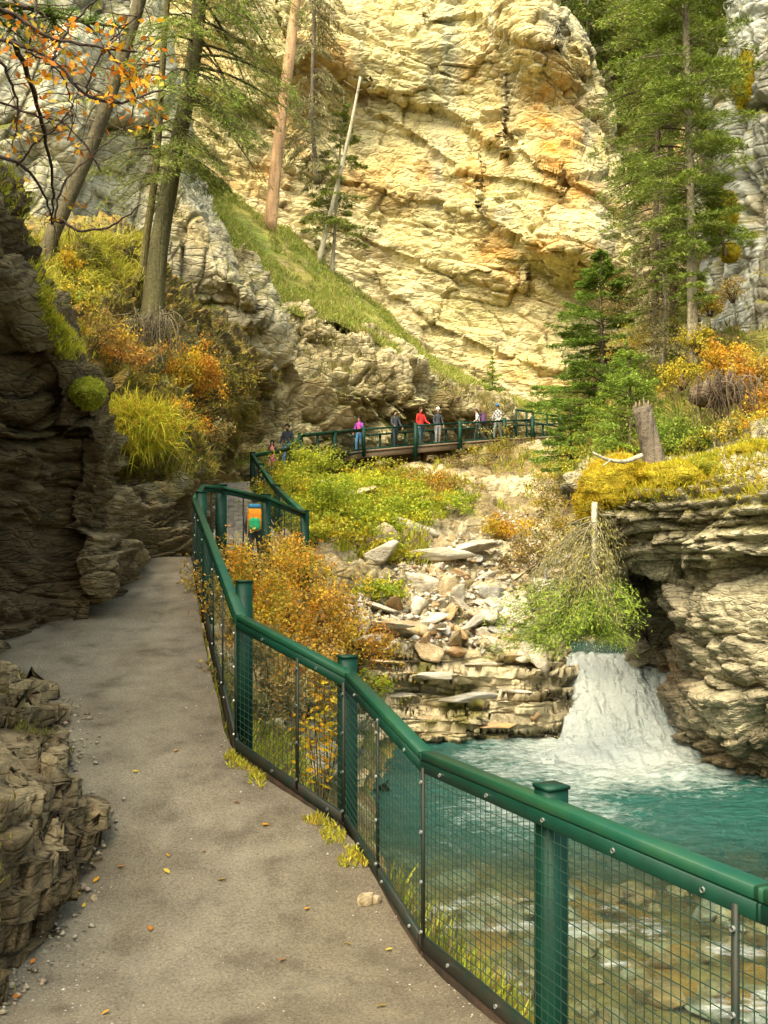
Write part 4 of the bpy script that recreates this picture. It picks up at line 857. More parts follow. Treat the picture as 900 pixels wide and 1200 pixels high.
p = bridge_at(421); person('walker in bright purple jacket and blue jeans on the footbridge', p, 1.56, PI - .5, (.30, .06, .42), (.06, .20, .40), front=(.60, .08, .22), arms=(.18, .1))
p = bridge_at(463); person('man in dark grey jacket and dark trousers, left of the red jacket', p, 1.74, PI + .5, (.055, .06, .07), (.03, .045, .05), arms=(.15, .2))
p = bridge_at(493); person('man in a bright red jacket in the middle of the footbridge', p, 1.82, PI + .6, (.48, .035, .03), (.04, .09, .12), hair='brown', bulk=1.1, arms=(.22, .05), fore_skin=False)
p = bridge_at(513); person('walker in a white hat, dark jacket and pale grey trousers beside the red jacket', p, 1.75, PI + .3, (.06, .065, .075), (.33, .33, .32), hair='grey', hat=(.75, .72, .62), walk=.05)
p = bridge_at(561); person('walker in a white shirt stooping forward under a purple backpack on the footbridge', p, 1.62, PI / 2 + .1, (.62, .58, .56), (.04, .055, .05), hair='brown', lean=.10, walk=.2, arms=(.2, -.1), fore_skin=True)
backpack('purple backpack carried by the walker in the white shirt', p, PI / 2 + .1, 1.62, (.14, .06, .18))
p = bridge_at(583); person('man in a checked shirt and blue cap, last walker on the footbridge', p, 1.82, PI / 2 + .9, plaid_mat(), (.17, .20, .17), hat=(.04, .16, .30), bulk=1.1, walk=.14)
# ---------------------------------------------------------------- plants
def pal(cols, n, rng, var=.25):
    c = np.array(cols, float)[rng.integers(0, len(cols), n)]; return c * (1 + var * (rng.random((n, 1)) * 2 - 1)) * (1 + .08 * (rng.random((n, 3)) - .5))
def leaf_quads(c, a, n_, ln, w, col, fold=0.0):
    """diamond leaves: centre c, long axis a, face normal n_"""
    a = unit(a); b_ = unit(np.cross(n_, a)); ln = np.broadcast_to(ln, (len(c),))[:, None]; w = np.broadcast_to(w, (len(c),))[:, None]
    nn = np.cross(a, b_)
    V = np.stack([c - a * ln / 2, c - b_ * w / 2 + a * ln * .05 + nn * fold * w, c + a * ln / 2, c + b_ * w / 2 + a * ln * .05 + nn * fold * w], 1).reshape(-1, 3)
    F_ = np.arange(len(c) * 4).reshape(-1, 4); return V, F_, np.repeat(col, 4, 0)
def rnd_dir(n, rng, up=0.0):
    v = rng.normal(0, 1, (n, 3)); v[:, 2] += up; return unit(v)
def shrub(name, label, cat, base, r, n, cols, leaf=.05, group=None, clumps=14, asp=.55, stems=7, droop=0.0, seed=0, mat=None, up=.5, spread=.34, stem_r=.012, stemc=(.07, .045, .03), nsub=4):
    """stems rising from the root, leaves in uneven clumps round the twig ends"""
    rng = np.random.default_rng(seed + int(abs(base[0] * 77 + base[1] * 31))); root = thing(name, label, cat, group, loc=tuple(base)); r = np.array(r, float)
    cc = rnd_dir(clumps, rng, .4) * rng.random((clumps, 1)) ** .45; cc[:, 2] = np.abs(cc[:, 2]) * 1.0 + .08; cc = cc * r; cc[:, 2] -= droop * (cc[:, 0] ** 2 + cc[:, 1] ** 2) ** .5
    sub = (cc[:, None] + rng.normal(0, 1, (clumps, nsub, 3)) * r * .20).reshape(-1, 3)
    wt_ = rng.random(len(sub)) ** 1.2 + .15; idx = rng.choice(len(sub), n, p=wt_ / wt_.sum())
    c = sub[idx] + rng.normal(0, 1, (n, 3)) * r * spread * .32 * (.5 + rng.random((n, 1)))
    tone = (.72 + .5 * rng.random(len(sub)))[idx][:, None]
    tc_ = pal(cols, len(sub), rng, .1)[idx] * .6 + pal(cols, n, rng) * .4
    V, F_, C_ = leaf_quads(c, rnd_dir(n, rng, .3), rnd_dir(n, rng, 1.0), leaf * (.6 + .8 * rng.random(n)), leaf * asp * (.6 + .8 * rng.random(n)), tc_ * tone, .25)
    mk('leaves', V, F_, mat or M_LEAF, root, False, C_)
    if stems:
        m = MB(); k = rng.permutation(len(sub))[:max(stems, 3)]
        for j in k:
            e = sub[j]; mid = e * .5 + rng.normal(0, .08, 3) * r; s0 = np.array([e[0] * .08, e[1] * .08, -.12]); m.add(*tube(smoothline([s0, mid, e], 7), np.linspace(stem_r, stem_r * .35, 7), 4), c=stemc)
        m.build('stems', M_BARK, root, True, True)
    return root
def trunk_mesh(pts, r0, r1, col, parent, name='trunk', n=26, sides=10, flare=1.5, seed=0, mat=None):
    P_ = smoothline(pts, n); t = np.linspace(0, 1, n); rr = (r0 + (r1 - r0) * t) * (1 + (flare - 1) * np.exp(-t * 16)); rng = np.random.default_rng(seed)
    V, Fs = tube(P_, rr, sides, .10, seed); c = np.asarray(col) * (1 + .35 * (rng.random((len(V), 1)) - .5))
    return mk(name, V, Fs, mat or M_BARK, parent, True, c), P_, rr
def conifer(name, label, base, pts, r0, r1, crown, Lmax, nb, cols, bark=(.12, .085, .055), group=None, droop=.25, dens=420, blade=(.11, .016), seed=1, hang=0.0, azr=None, shape='cone', bare=0.2, twigs=.55, up=.1, cat='tree', crownname='crown'):
    """trunk through pts (relative to base), drooping limbs in irregular whorls, sprays of short blades along every side twig"""
    rng = np.random.default_rng(seed); root = thing(name, label, cat, group, loc=tuple(base)); _, TP, TR = trunk_mesh(pts, r0, r1, bark, root, seed=seed)
    m = MB(); CV = []; CF = []; CC = []; nn = 0
    hs = np.sort(crown[0] + (crown[1] - crown[0]) * rng.random(nb)); Cs = []; As = []; Cols = []
    for h in hs:
        f = (h - crown[0]) / (crown[1] - crown[0]); k = h * (len(TP) - 1); i = min(int(k), len(TP) - 2); o_ = TP[i] + (TP[i + 1] - TP[i]) * (k - i)
        prof = {'cone': (1 - f) ** .8 * .95 + .08, 'column': min(1, .35 + 2.2 * f) * (1 - f ** 5) * .8 + .12}[shape]
        Lb = Lmax * prof * (.45 + .75 * rng.random()); az = rng.random() * 2 * math.pi if azr is None else azr[0] + (azr[1] - azr[0]) * rng.random()
        dh = np.array([math.cos(az), math.sin(az), 0]); t = np.linspace(0, 1, 8)[:, None]
        el = up * (.5 + rng.random()); cur = o_ + dh * Lb * t + np.array([0, 0, 1.]) * Lb * (el * t - droop * (1.0 + .5 * rng.random()) * t ** 1.8 + .10 * t ** 4)
        m.add(*tube(cur, np.linspace(max(.012, Lb * .016), .004, 8), 4), c=np.array(bark) * .8)
        n = int(dens * Lb * (.5 + .7 * rng.random())); 
        if n < 4: continue
        tt = bare + (1 - bare) * rng.random(n) ** .8; kk = tt * 7; ii = np.minimum(kk.astype(int), 6); P_ = cur[ii] + (cur[ii + 1] - cur[ii]) * (kk - ii)[:, None]
        side = np.cross(dh, [0, 0, 1.]); ntw = max(3, int(Lb * 9)); tw = np.round(tt * ntw) / ntw
        P_ = cur[np.minimum((tw * 7).astype(int), 6)] + (cur[np.minimum((tw * 7).astype(int), 6) + 1] - cur[np.minimum((tw * 7).astype(int), 6)]) * (tw * 7 - np.minimum((tw * 7).astype(int), 6))[:, None]
        sg = np.where(rng.random(n) < .5, -1., 1.); ext = rng.random(n) ** .8 * Lb * twigs * (1.15 - tw) * (.6 + .6 * hsh((tw * ntw).astype(int), sg.astype(int), (tw * 0).astype(int), seed + int(h * 1e4)))
        c = P_ + side * (sg * ext)[:, None] + dh * (ext * .55)[:, None] - np.array([0, 0, 1.]) * (ext * (.22 + hang * 1.6) + hang * .15 * rng.random(n))[:, None] + rng.normal(0, .022, (n, 3))
        a = side * sg[:, None] * .7 + dh * .7 + rng.normal(0, .45, (n, 3)) - np.array([0, 0, 1.]) * (hang * 1.6)
        Cs.append(c); As.append(a); Cols.append(pal(cols, n, rng, .22) * (.75 + .5 * rng.random()))
    c = np.concatenate(Cs); a = np.concatenate(As); cl = np.concatenate(Cols); n = len(c)
    V, F_, C_ = leaf_quads(c, a, rnd_dir(n, rng, 1.2), blade[0] * (.6 + .8 * rng.random(n)), blade[1] * (.8 + .5 * rng.random(n)), cl)
    m.build('limbs', M_BARK, root, True, True); mk(crownname, V, F_, M_NEEDLE, root, False, C_)
    return root
def tufts(name, label, cat, pts, nrm, per, ln, w, cols, lean=.35, seed=0, kind='stuff', parent=None, hang=0.0, mat=None):
    rng = np.random.default_rng(seed); n = len(pts) * per; b = np.repeat(pts, per, 0) + rng.normal(0, 1, (n, 3)) * ln * .25; N_ = np.repeat(nrm, per, 0)
    d = unit(N_ * .5 + np.array([0, 0, 1. - 2 * hang]) + rng.normal(0, lean, (n, 3))); L_ = ln * (.5 + rng.random(n))[:, None]; s = unit(np.cross(d, rng.normal(0, 1, (n, 3)))) * w * (.6 + .8 * rng.random((n, 1)))
    tip = b + d * L_ + np.array([0, 0, -1.]) * L_ * (.25 + hang) * rng.random((n, 1)); mid = b + d * L_ * .55
    V = np.stack([b - s, b + s, mid + s * .7, tip, mid - s * .7], 1).reshape(-1, 3); k = np.arange(n) * 5
    F_ = np.stack([k, k + 1, k + 2, k + 4], 1); F3 = np.stack([k + 4, k + 2, k + 3], 1)
    o = mk(name, V, [F_, F3], mat or M_GRASS, parent, False, np.repeat(pal(cols, n, rng), 5, 0))
    if parent is None: tag(o, label, cat, None, kind)
    return o
YG = [(.38, .44, .03), (.48, .50, .04), (.28, .36, .03), (.52, .46, .03), (.22, .30, .03)]
OR = [(.60, .27, .02), (.65, .38, .025), (.52, .18, .02), (.65, .46, .04), (.36, .30, .04), (.45, .22, .03)]
YL = [(.55, .40, .03), (.50, .34, .02), (.40, .36, .04), (.28, .27, .04)]
GR = [(.09, .18, .025), (.13, .23, .03), (.18, .28, .04), (.07, .13, .02)]
GR2 = [(.16, .24, .03), (.22, .31, .035), (.28, .36, .04), (.11, .17, .03)]
OLV = [(.21, .19, .06), (.28, .25, .08), (.15, .14, .05), (.34, .30, .13)]
LICH = [(.27, .26, .13), (.35, .33, .18), (.20, .19, .09), (.30, .25, .10)]
BRN = [(.26, .17, .05), (.33, .21, .07), (.18, .12, .04), (.40, .26, .06)]

# --- right side: the tall spruce and its neighbours
b0 = W(812, 428, 21.0)
conifer('spruce_tree', 'tallest green spruce with a thin pale bare trunk, growing up the right cliff', b0, [(0, 0, 0), (-.05, 0, 3.5), (-.12, .1, 7.5), (-.25, .2, 12), (-.3, .2, 16)], .105, .045, (.10, .99), 1.75, 270, [(.16, .23, .03), (.22, .29, .04), (.27, .31, .06), (.12, .16, .03)], (.27, .23, .15), seed=3, droop=.32, shape='column', dens=470, bare=.12, twigs=.5, up=.15)
conifer('spruce_tree', 'slender dark spruce standing behind and to the left of the tallest one', W(766, 420, 25.5), [(0, 0, 0), (.1, 0, 6), (.1, 0, 12), (.3, 0, 17)], .10, .03, (.04, 1), 2.0, 300, GR2 + OLV[:1] + OLV[3:], seed=4, droop=.35, shape='column', dens=330)
conifer('spruce_tree', 'spruce half hidden between the two tall ones', W(790, 395, 28), [(0, 0, 0), (-.1, 0, 6), (.1, 0, 12), (.2, 0, 17)], .10, .03, (.08, 1), 1.6, 200, GR[1:3] + GR2, seed=5, droop=.35, shape='column', dens=330)
conifer('spruce_tree', 'broad bright green spruce between the footbridge landing and the leaning stump', W(706, 505, 30), [(0, 0, 0), (.03, 0, 2), (-.05, 0, 4), (-.05, 0, 5.7)], .12, .02, (.03, 1), 2.3, 150, GR + GR2, (.14, .11, .07), seed=6, droop=.30, dens=520, up=.35, blade=(.13, .02))
conifer('spruce_tree', 'small green spruce behind the mossy lip, left of the stump', W(738, 535, 20.5), [(0, 0, 0), (.02, 0, 1.2), (-.05, 0, 2.5)], .05, .01, (.03, 1), 1.1, 60, GR2, seed=7, droop=.2, dens=520, up=.3, blade=(.09, .014))
conifer('spruce_tree', 'low dark spruce at the end of the footbridge landing', W(668, 560, 29), [(0, 0, 0), (.02, 0, 1.2), (.0, 0, 2.4)], .06, .01, (.02, 1), 1.3, 60, GR2 + GR, seed=8, droop=.25, dens=420, up=.3)
conifer('spruce_tree', 'grey half-dead spruce tangled beside the pale trunk', W(775, 430, 22.8), [(0, 0, 0), (.1, 0, 1.6), (-.05, 0, 3.2), (.0, 0, 4.6)], .07, .01, (.05, 1), 1.2, 90, OLV + LICH, (.22, .19, .14), seed=9, droop=.5, dens=260, hang=.15)
conifer('spruce_tree', 'young spruce leaning out over the right end of the slope', W(850, 300, 21.5), [(0, 0, 0), (-.2, -.2, .8), (-.4, -.5, 1.6)], .04, .01, (.02, 1), .9, 40, GR2, seed=10, droop=.25, dens=420, up=.2, blade=(.09, .014))
rng0 = np.random.default_rng(77)
far = [(640, 45, 84), (662, 60, 86), (688, 74, 90), (712, 84, 92), (735, 92, 92), (760, 80, 94), (784, 70, 92), (702, 60, 100), (745, 65, 102), (672, 30, 98), (808, 60, 92), (835, 50, 90), (768, 48, 110), (720, 40, 112), (650, 10, 100), (690, 15, 110), (860, 40, 88)]
FD = ['leftmost spruce on the rim, above the orange stain of the cliff', 'second spruce along the rim, hanging over the grey buttress', 'bushy spruce on the rim where the far cliff begins', 'olive spruce on the rim of the far cliff', 'pale green spruce above the middle of the far cliff', 'spruce on the rim just left of the tall slender spruces', 'rim spruce showing through the crown of the tall spruce', 'spruce standing one row back above the far cliff', 'tall spruce in the second row above the far cliff', 'dark spruce rising behind the grey buttress', 'rim spruce to the right of the tall pale trunk', 'spruce on the far rim touching the right cliff', 'spruce on the skyline behind the tallest tree', 'skyline spruce over the far cliff', 'skyline spruce at the very top over the orange cliff', 'skyline spruce in the gap of the rim', 'last spruce of the rim, hard against the right cliff']
for k, (x, y, d_) in enumerate(far):
    H = rng0.uniform(9, 13)
    conifer('spruce_tree', FD[k], W(x, y + 12, d_), [(0, 0, 0), (.1, 0, H * .5), (0, 0, H)], .25, .04, (.04, 1), 3.4, 60, OLV[:3] + GR2, (.2, .17, .12), 'spruces on the rim of the canyon', seed=20 + k, droop=.35, dens=60, blade=(.45, .11), shape='column')
shb = [(630, 30, 64), (650, 62, 64), (684, 96, 90), (712, 118, 92), (735, 128, 90), (700, 150, 92), (728, 190, 90), (705, 128, 92)]
for k, (x, y, d_) in enumerate(shb):
    shrub('bush', ['low bush on top of the orange buttress', 'bush clinging to the grey shoulder of the buttress', 'bush in the notch between the two cliffs', 'bush high on the far cliff', 'bush on the far cliff beside the tall spruces', 'small bush halfway up the far cliff', 'lowest bush on the far cliff', 'bush under the rim of the far cliff'][k], 'bush', W(x, y + 8, d_), (2.4, 1.6, 1.5), 700, OLV + GR2, .35, 'bushes on the cliff tops', seed=k, stems=3, stem_r=.05)

# --- trees on the left bank
bT = W(176, 380, 20.5)
conifer('spruce_tree', 'thicker of the two twin trunks on the left bank, with drooping olive twigs', bT, [(0, 0, -.3), (.18, 0, 1.6), (.55, 0, 3.7), (.98, 0, 6.0), (1.15, 0, 8.5), (1.2, 0, 11)], .215, .12, (.36, 1), 2.3, 120, OLV[:3] + GR2, (.085, .075, .03), seed=31, droop=.62, dens=330, hang=.38, azr=(-2.1, 1.2), shape='column', blade=(.12, .012), bare=.15)
conifer('spruce_tree', 'thinner of the two twin trunks on the left bank', W(163, 368, 20.9), [(0, 0, -.3), (.15, 0, 1.6), (.38, 0, 3.3), (.55, 0, 6.0), (.75, 0, 8.5)], .095, .06, (.38, 1), 1.6, 70, OLV[:3] + GR2[:2], (.12, .10, .035), seed=32, droop=.5, dens=220, hang=.3, shape='column', blade=(.10, .010))
# leaning trunk
gl, _ = hit('mossy_bank', 64, 300); ks = gl[1] / 15
root = thing('leaning_tree', 'bare brown trunk leaning right across the pale cliff at the upper left', 'tree', loc=tuple(gl)); root.scale = (ks, ks, ks)
trunk_mesh([(-.12, 0, -.25), (.0, 0, .3), (.28, 0, .95), (.72, .1, 2.1), (1.05, .2, 3.2), (1.5, .3, 4.9), (1.75, .3, 6.4)], .118, .09, (.085, .07, .035), root, seed=5)
m = MB(); rng = np.random.default_rng(8)
for k in range(16):
    t = .25 + .7 * rng.random(); P0 = np.array([.28 + 1.3 * t, .2 * t, .55 + 4.5 * t]) - [.28 * (1 - t), 0, 0]; d = rnd_dir(1, rng)[0] * [1, 1, .5]; L_ = .4 + .8 * rng.random()
    m.add(*tube(smoothline([P0, P0 + d * L_ * .5, P0 + d * L_ + [0, 0, -.25]], 7), np.linspace(.014, .004, 7), 4), c=(.10, .075, .05))
m.build('twigs', M_BARK, root, True, True)
m = None
root = thing('root_tangle', 'tangle of hanging grey roots below the twin trunks on the left bank', 'roots', loc=tuple(W(185, 400, 18.9)))
m = MB(); rng = np.random.default_rng(9)
for k in range(70):
    x0 = rng.normal(0, .35); p0 = np.array([x0 * .6, rng.normal(0, .2) - .1, .35 + .3 * rng.random()]); e = p0 + [rng.normal(0, .25), -.2 - .4 * rng.random(), -.5 - .9 * rng.random()]
    m.add(*tube(smoothline([p0, (p0 + e) / 2 + rng.normal(0, .10, 3), e], 8), np.linspace(.014, .003, 8) * (.5 + rng.random()), 4), c=np.array([.10, .08, .045]) * (.6 + .7 * rng.random()))
m.build('roots', M_BARK, root, True, True)

# --- pine, dead pole and spruces on the grass slope
g, _ = hit('grass_slope', 318, 262)
root = thing('pine_tree', 'straight orange-barked pine trunk rising from the grassy ledge', 'tree', loc=tuple(g))
d_ = g[1]; k = d_ / F
trunk_mesh([(0, 0, -.3), (12 * k, 0, 110 * k), (30 * k, 0, 255 * k), (40 * k, 0, 380 * k)], .36, .24, (.44, .27, .14), root, seed=4, flare=1.15)
m = MB(); rng = np.random.default_rng(11)
for j in range(26):
    t = rng.random(); P0 = np.array([40 * k * t, 0, 380 * k * t]); d = rnd_dir(1, rng)[0]; m.add(*tube([P0, P0 + d * (.45 + .5 * rng.random())], [.035, .012], 4), c=(.2, .13, .08))
m.build('branch_stubs', M_BARK, root, True, True)
g, _ = hit('grass_slope', 376, 302); k = g[1] / F
root = thing('dead_tree', 'thin pale dead trunk leaning right in front of the ochre cliff', 'tree', loc=tuple(g))
trunk_mesh([(0, 0, -.2), (20 * k, -.2, 75 * k), (38 * k, -.4, 150 * k), (50 * k, -.5, 210 * k)], .16, .07, (.45, .40, .28), root, flare=1.1, seed=2)
m = MB()
for j in range(22):
    t = .2 + .8 * rng.random(); P0 = np.array([50 * k * t, -.5 * t, 210 * k * t]); d = rnd_dir(1, rng)[0]; m.add(*tube([P0, P0 + d * (.4 + .6 * rng.random())], [.025, .008], 4), c=(.35, .3, .2))
m.build('twigs', M_BARK, root, True, True)
g, _ = hit('grass_slope', 394, 312); k = g[1] / F
conifer('spruce_tree', 'thin green spruce with a grey trunk behind the leaning dead trunk', g, [(0, 0, -.2), (6 * k, 0, 90 * k), (14 * k, 0, 205 * k)], .12, .03, (.22, 1), 2.4, 75, GR2 + OLV, (.3, .26, .17), seed=41, droop=.25, dens=110, blade=(.3, .05), up=.1)
conifer('spruce_tree', 'grey-bearded spruce hanging beside the orange pine trunk', W(372, 215, 55), [(0, 0, 0), (-.3, 0, 4), (-.2, 0, 10), (0, 0, 15)], .14, .06, (.02, 1), 2.2, 105, LICH + OLV, (.2, .17, .12), seed=42, droop=.8, dens=120, hang=.5, blade=(.32, .035), shape='column')
g, _ = hit('grass_slope', 581, 470)
conifer('spruce_tree', 'tiny pale spruce on the tip of the grassy ledge above the footbridge', g - [0, 0, .2], [(0, 0, 0), (0, 0, 1.5), (0, 0, 2.9)], .05, .01, (.1, 1), .9, 36, GR2 + YG[:1], seed=43, droop=.1, dens=130, blade=(.22, .04), up=.2)

# --- hanging fallen tree in front of the recess
b0 = W(697, 596, 15.2); k = 15.2 / F
root = thing('hanging_tree', 'uprooted tree hanging head down over the recess, green crown above the falls', 'tree', loc=tuple(b0))
_, TP, TR = trunk_mesh([(0, 0, .1), (-.03, -.05, -40 * k), (-.07, -.05, -95 * k), (-.10, 0, -145 * k)], .052, .035, (.45, .40, .29), root, flare=1.0, seed=3)
rng = np.random.default_rng(21); m = MB(); A_ = []; C_ = []; D_ = []
for j in range(150):
    t = rng.random() ** .55; P0 = TP[min(int(t * 25), 25)]; az = rng.random() * 6.28; dh = np.array([math.cos(az) * 1.0 - .32, math.sin(az) * .6 - .1, 0])
    green = t > .62; Lb = (.55 + .65 * rng.random()) * (1.15 if green else .8); tt = np.linspace(0, 1, 7)[:, None]
    cur = P0 + dh * Lb * tt + np.array([0, 0, 1.]) * Lb * ((.15 if green else -.1) * tt - (.45 if green else .75) * tt ** 2)
    m.add(*tube(cur, np.linspace(.012, .003, 7), 4), c=(.24, .20, .12))
    n = 270 if green else 130; q = rng.random(n) ** .7; ii = np.minimum((q * 6).astype(int), 5); p_ = cur[ii] + (cur[ii + 1] - cur[ii]) * (q * 6 - ii)[:, None] + rng.normal(0, .075 if green else .05, (n, 3)); p_[:, 2] -= (.02 if green else .12) * rng.random(n)
    C_.append(p_); A_.append(np.tile(unit(dh + [0, 0, -.5]), (n, 1)) + rng.normal(0, .6, (n, 3)) - ([0, 0, 0] if green else [0, 0, .8])); D_.append(pal(GR2 + [(.30, .36, .04)] if green else LICH + OLV + YL[2:3], n, rng) * (.7 + .6 * rng.random()))
c = np.concatenate(C_); a = np.concatenate(A_); V, F_, cl = leaf_quads(c, a, rnd_dir(len(c), rng, 1), .075 * (.6 + .8 * rng.random(len(c))), .012, np.concatenate(D_))
m.build('limbs', M_BARK, root, True, True); mk('crown', V, F_, M_NEEDLE, root, False, cl)

# --- shrubs
def S(surf, px_, py_, r, n, cols, leaf, label, name='shrub', cat='shrub', group=None, **kw):
    g, _ = hit(surf, px_, py_, kw.pop('dmax', 1e9), kw.pop('dmin', 0)); return shrub(name, label, cat, g, r, n, cols, leaf, group, **kw)
bank = [(232, 470, (.75, .6, .95), 4200, OR, 'tall orange shrub on the left bank, beside the grey layered rocks'),
        (205, 440, (.7, .5, .6), 2600, YL + OR[:2], 'yellow shrub on the left bank below the twin trunks'),
        (262, 455, (.8, .6, .7), 2000, YL + OLV, 'thin yellow-olive shrub against the grey columns of the left cliff'),
        (110, 400, (.7, .5, .5), 2000, OR[3:] + BRN, 'rusty brown shrub high on the left bank'),
        (140, 430, (.7, .5, .55), 2400, BRN + OR[:3], 'red-brown shrub in the middle of the left bank'),
        (95, 360, (.6, .5, .5), 1600, YL + GR2[:1], 'yellow-green shrub beside the mossy ridge of the overhang'),
        (255, 520, (.5, .5, .5), 1200, BRN + OLV, 'dry brown shrub where the ramp passes the left bank'),
        (215, 500, (.5, .4, .45), 1100, OR, 'small orange shrub over the layered rocks of the left bank'),
        (165, 455, (.6, .4, .45), 1600, OLV + YL, 'olive shrub just above the hanging grass tuft'),
        (75, 315, (.5, .4, .4), 1200, OR[:2] + YL, 'orange-leaved seedling at the foot of the leaning trunk')]
for x, y, r, n, cols, lab in bank: S('mossy_bank', x, y, r, n, cols, .055, lab, stems=9)
tal = [(372, 560, (2.0, 1.6, .85), 7000, YG, 'big yellow-green shrub right below the near end of the footbridge'),
       (415, 578, (1.7, 1.4, .6), 5200, YG, 'yellow-green shrub under the footbridge deck'),
       (350, 600, (1.4, 1.2, .75), 4600, YG + YL[:2], 'lime shrub beside the hairpin corner of the fence'),
       (405, 598, (1.5, 1.2, .7), 5200, YG, 'lime green shrub in the middle of the slope below the bridge'),
       (460, 592, (1.3, 1.1, .6), 3400, YG + YL, 'yellow shrub with the rockfall starting below it'),
       (492, 575, (1.3, 1.0, .7), 3000, OR + BRN, 'rust-coloured shrub under the middle of the bridge'),
       (525, 600, (1.0, .9, .6), 2600, [(.16, .26, .03)] + YG[:3], 'bright green shrub right of the rust-coloured one'),
       (440, 622, (1.0, .8, .5), 2400, YG, 'lowest lime shrub, above the pale boulders'),
       (370, 632, (1.0, .9, .6), 3000, YG + YL, 'yellow-green shrub behind the orange thicket'),
       (580, 535, (1.3, .8, .8), 2200, OLV + YL, 'olive tufted shrub hanging under the far half of the bridge'),
       (545, 545, (1.2, .8, .5), 1500, OLV + BRN, 'brown shrub in the shade of the bridge deck'),
       (600, 625, (1.1, .8, .6), 2000, OR + YL, 'orange shrub in the gully right of the rockfall'),
       (640, 600, (1.4, .9, .8), 2300, YL + OLV + BRN, 'yellow-brown shrub between gully and hanging tree'),
       (655, 560, (1.2, .9, .8), 2200, YL + GR2, 'yellow and green shrub below the landing of the bridge'),
       (630, 660, (.9, .8, .6), 1500, BRN + OLV, 'dry brown shrub at the right edge of the rockfall'),
       (460, 655, (.7, .6, .35), 1500, YG + YL, 'small yellow-green shrub among the upper boulders'),
       (445, 700, (.5, .5, .35), 1200, [(.22, .30, .03)] + YG, 'small vivid green clump left of the big slab')]
tal += [(480, 612, (1.0, .8, .6), 2600, YG, 'lime shrub just above the pale long slab'), (455, 578, (1.3, 1.0, .7), 3200, YG + YL, 'yellow-green shrub leaning on the first bridge pier'), (385, 612, (1.2, 1.0, .75), 3600, YG, 'dense lime shrub between the two showing stones and the fence'), (520, 572, (1.0, .8, .6), 2000, YG[:2] + BRN, 'faded shrub below the red-jacketed walker')]
for x, y, r, n, cols, lab in tal: r = (r[0] * 1.12, r[1] * 1.1, r[2] * 1.15); n = int(n * 1.15); S('talus_slope', x, y, r, n, cols, .085, lab, stems=8, dmin=17)
near_ = [(345, 705, 14.5, (1.0, .9, 1.3), 6500, OR, 'big orange thicket behind the near fence'),
         (300, 735, 11.8, (.75, .7, 1.15), 5200, OR + YL, 'orange and yellow shrub just outside the fence bend'),
         (395, 745, 14.5, (.85, .8, 1.0), 4200, OR + BRN, 'orange-brown shrub above the mossy river ledge'),
         (335, 665, 17.0, (.75, .8, .75), 3400, OR[2:] + YL, 'yellow-orange shrub under the hairpin corner of the fence'),
         (275, 690, 13.2, (.65, .6, .9), 3000, YL + BRN, 'brownish shrub beneath the raised path'),
         (360, 800, 11.5, (.7, .6, .75), 3200, BRN + OR, 'dark rusty shrub seen through the fence mesh'),
         (310, 800, 9.8, (.5, .4, .6), 2300, BRN + OLV, 'dark olive shrub pressed against the fence mesh'),
         (322, 668, 17.0, (.5, .4, .4), 1000, BRN + YL, 'small shrub below the feet of the nearest walker'),
         (420, 800, 15.5, (.5, .5, .45), 1500, [(.22, .27, .03)] + YG, 'bright green clump on the rim of the river ledge')]
for x, y, d_, r, n, cols, lab in near_:
    c = W(x, y, d_); shrub('shrub', lab, 'shrub', c - [0, 0, r[2] * .45], r, n, cols, .055, seed=int(x), stems=12, clumps=20)
rt = [(800, 440, 20.3, (.55, .5, .5), 2200, YL, 'yellow shrub left of the overhanging root mass'),
      (845, 425, 19.3, (.7, .5, .6), 3000, OR + YL[:2], 'orange shrub on top of the root mass'),
      (885, 440, 18.6, (.6, .5, .6), 2800, OR + BRN, 'rusty shrub at the right edge above the undercut rock'),
      (880, 480, 17.5, (.5, .4, .6), 1900, OR[:3] + BRN, 'red-orange shrub hanging from the right bank'),
      (815, 400, 20.8, (.5, .4, .4), 1500, YL, 'small yellow shrub at the foot of the pale trunk'),
      (780, 500, 18.2, (.6, .5, .5), 2600, GR2, 'green leafy shrub between the stump and the root mass'),
      (720, 500, 22, (.9, .7, .7), 3200, GR2 + YG[:1], 'green shrub left of the leaning stump'),
      (745, 450, 22.5, (.9, .7, .8), 3000, GR + GR2, 'dark green shrub behind the leaning stump'),
      (690, 545, 21, (.8, .6, .6), 2600, GR2 + YL, 'green and yellow shrub below the landing, left of the moss'),
      (770, 395, 23, (.9, .7, .7), 2300, OLV + YL, 'olive shrub behind the pale trunk'),
      (745, 350, 27, (1.1, .8, .9), 2200, OLV + BRN, 'brown thicket left of the pale trunk'),
      (700, 590, 16.8, (.35, .3, .3), 1300, YL, 'yellow-leaved shrub under the moss lip'),
      (665, 620, 19.5, (.7, .6, .8), 2000, YL + LICH + BRN, 'yellowish hanging shrub left of the pale hanging trunk'),
      (660, 690, 18.6, (.7, .6, .8), 2200, LICH + OLV, 'grey-green hanging shrub behind the head-down tree'),
      (860, 340, 20.5, (.5, .4, .4), 1000, BRN + OLV, 'dry shrub against the foot of the right cliff'),
      (832, 355, 22, (.5, .4, .5), 1200, YL + OR[:1], 'yellow shrub between pale trunk and right cliff'),
      (868, 505, 16.2, (.55, .4, .35), 2000, OLV + YL, 'low olive shrub along the right end of the rock shelf'),
      (815, 515, 16.8, (.5, .4, .35), 1800, GR2 + YL[:1], 'leafy green plant under the hanging roots'),
      (900, 500, 15.8, (.5, .4, .4), 1800, OR + YL, 'orange shrub cut by the right edge above the shelf')]
for x, y, d_, r, n, cols, lab in rt:
    c = W(x, y, d_); shrub('shrub', lab, 'shrub', c - [0, 0, r[2] * .4], r, n, cols, .055, seed=int(x) + 3, stems=10, clumps=16)

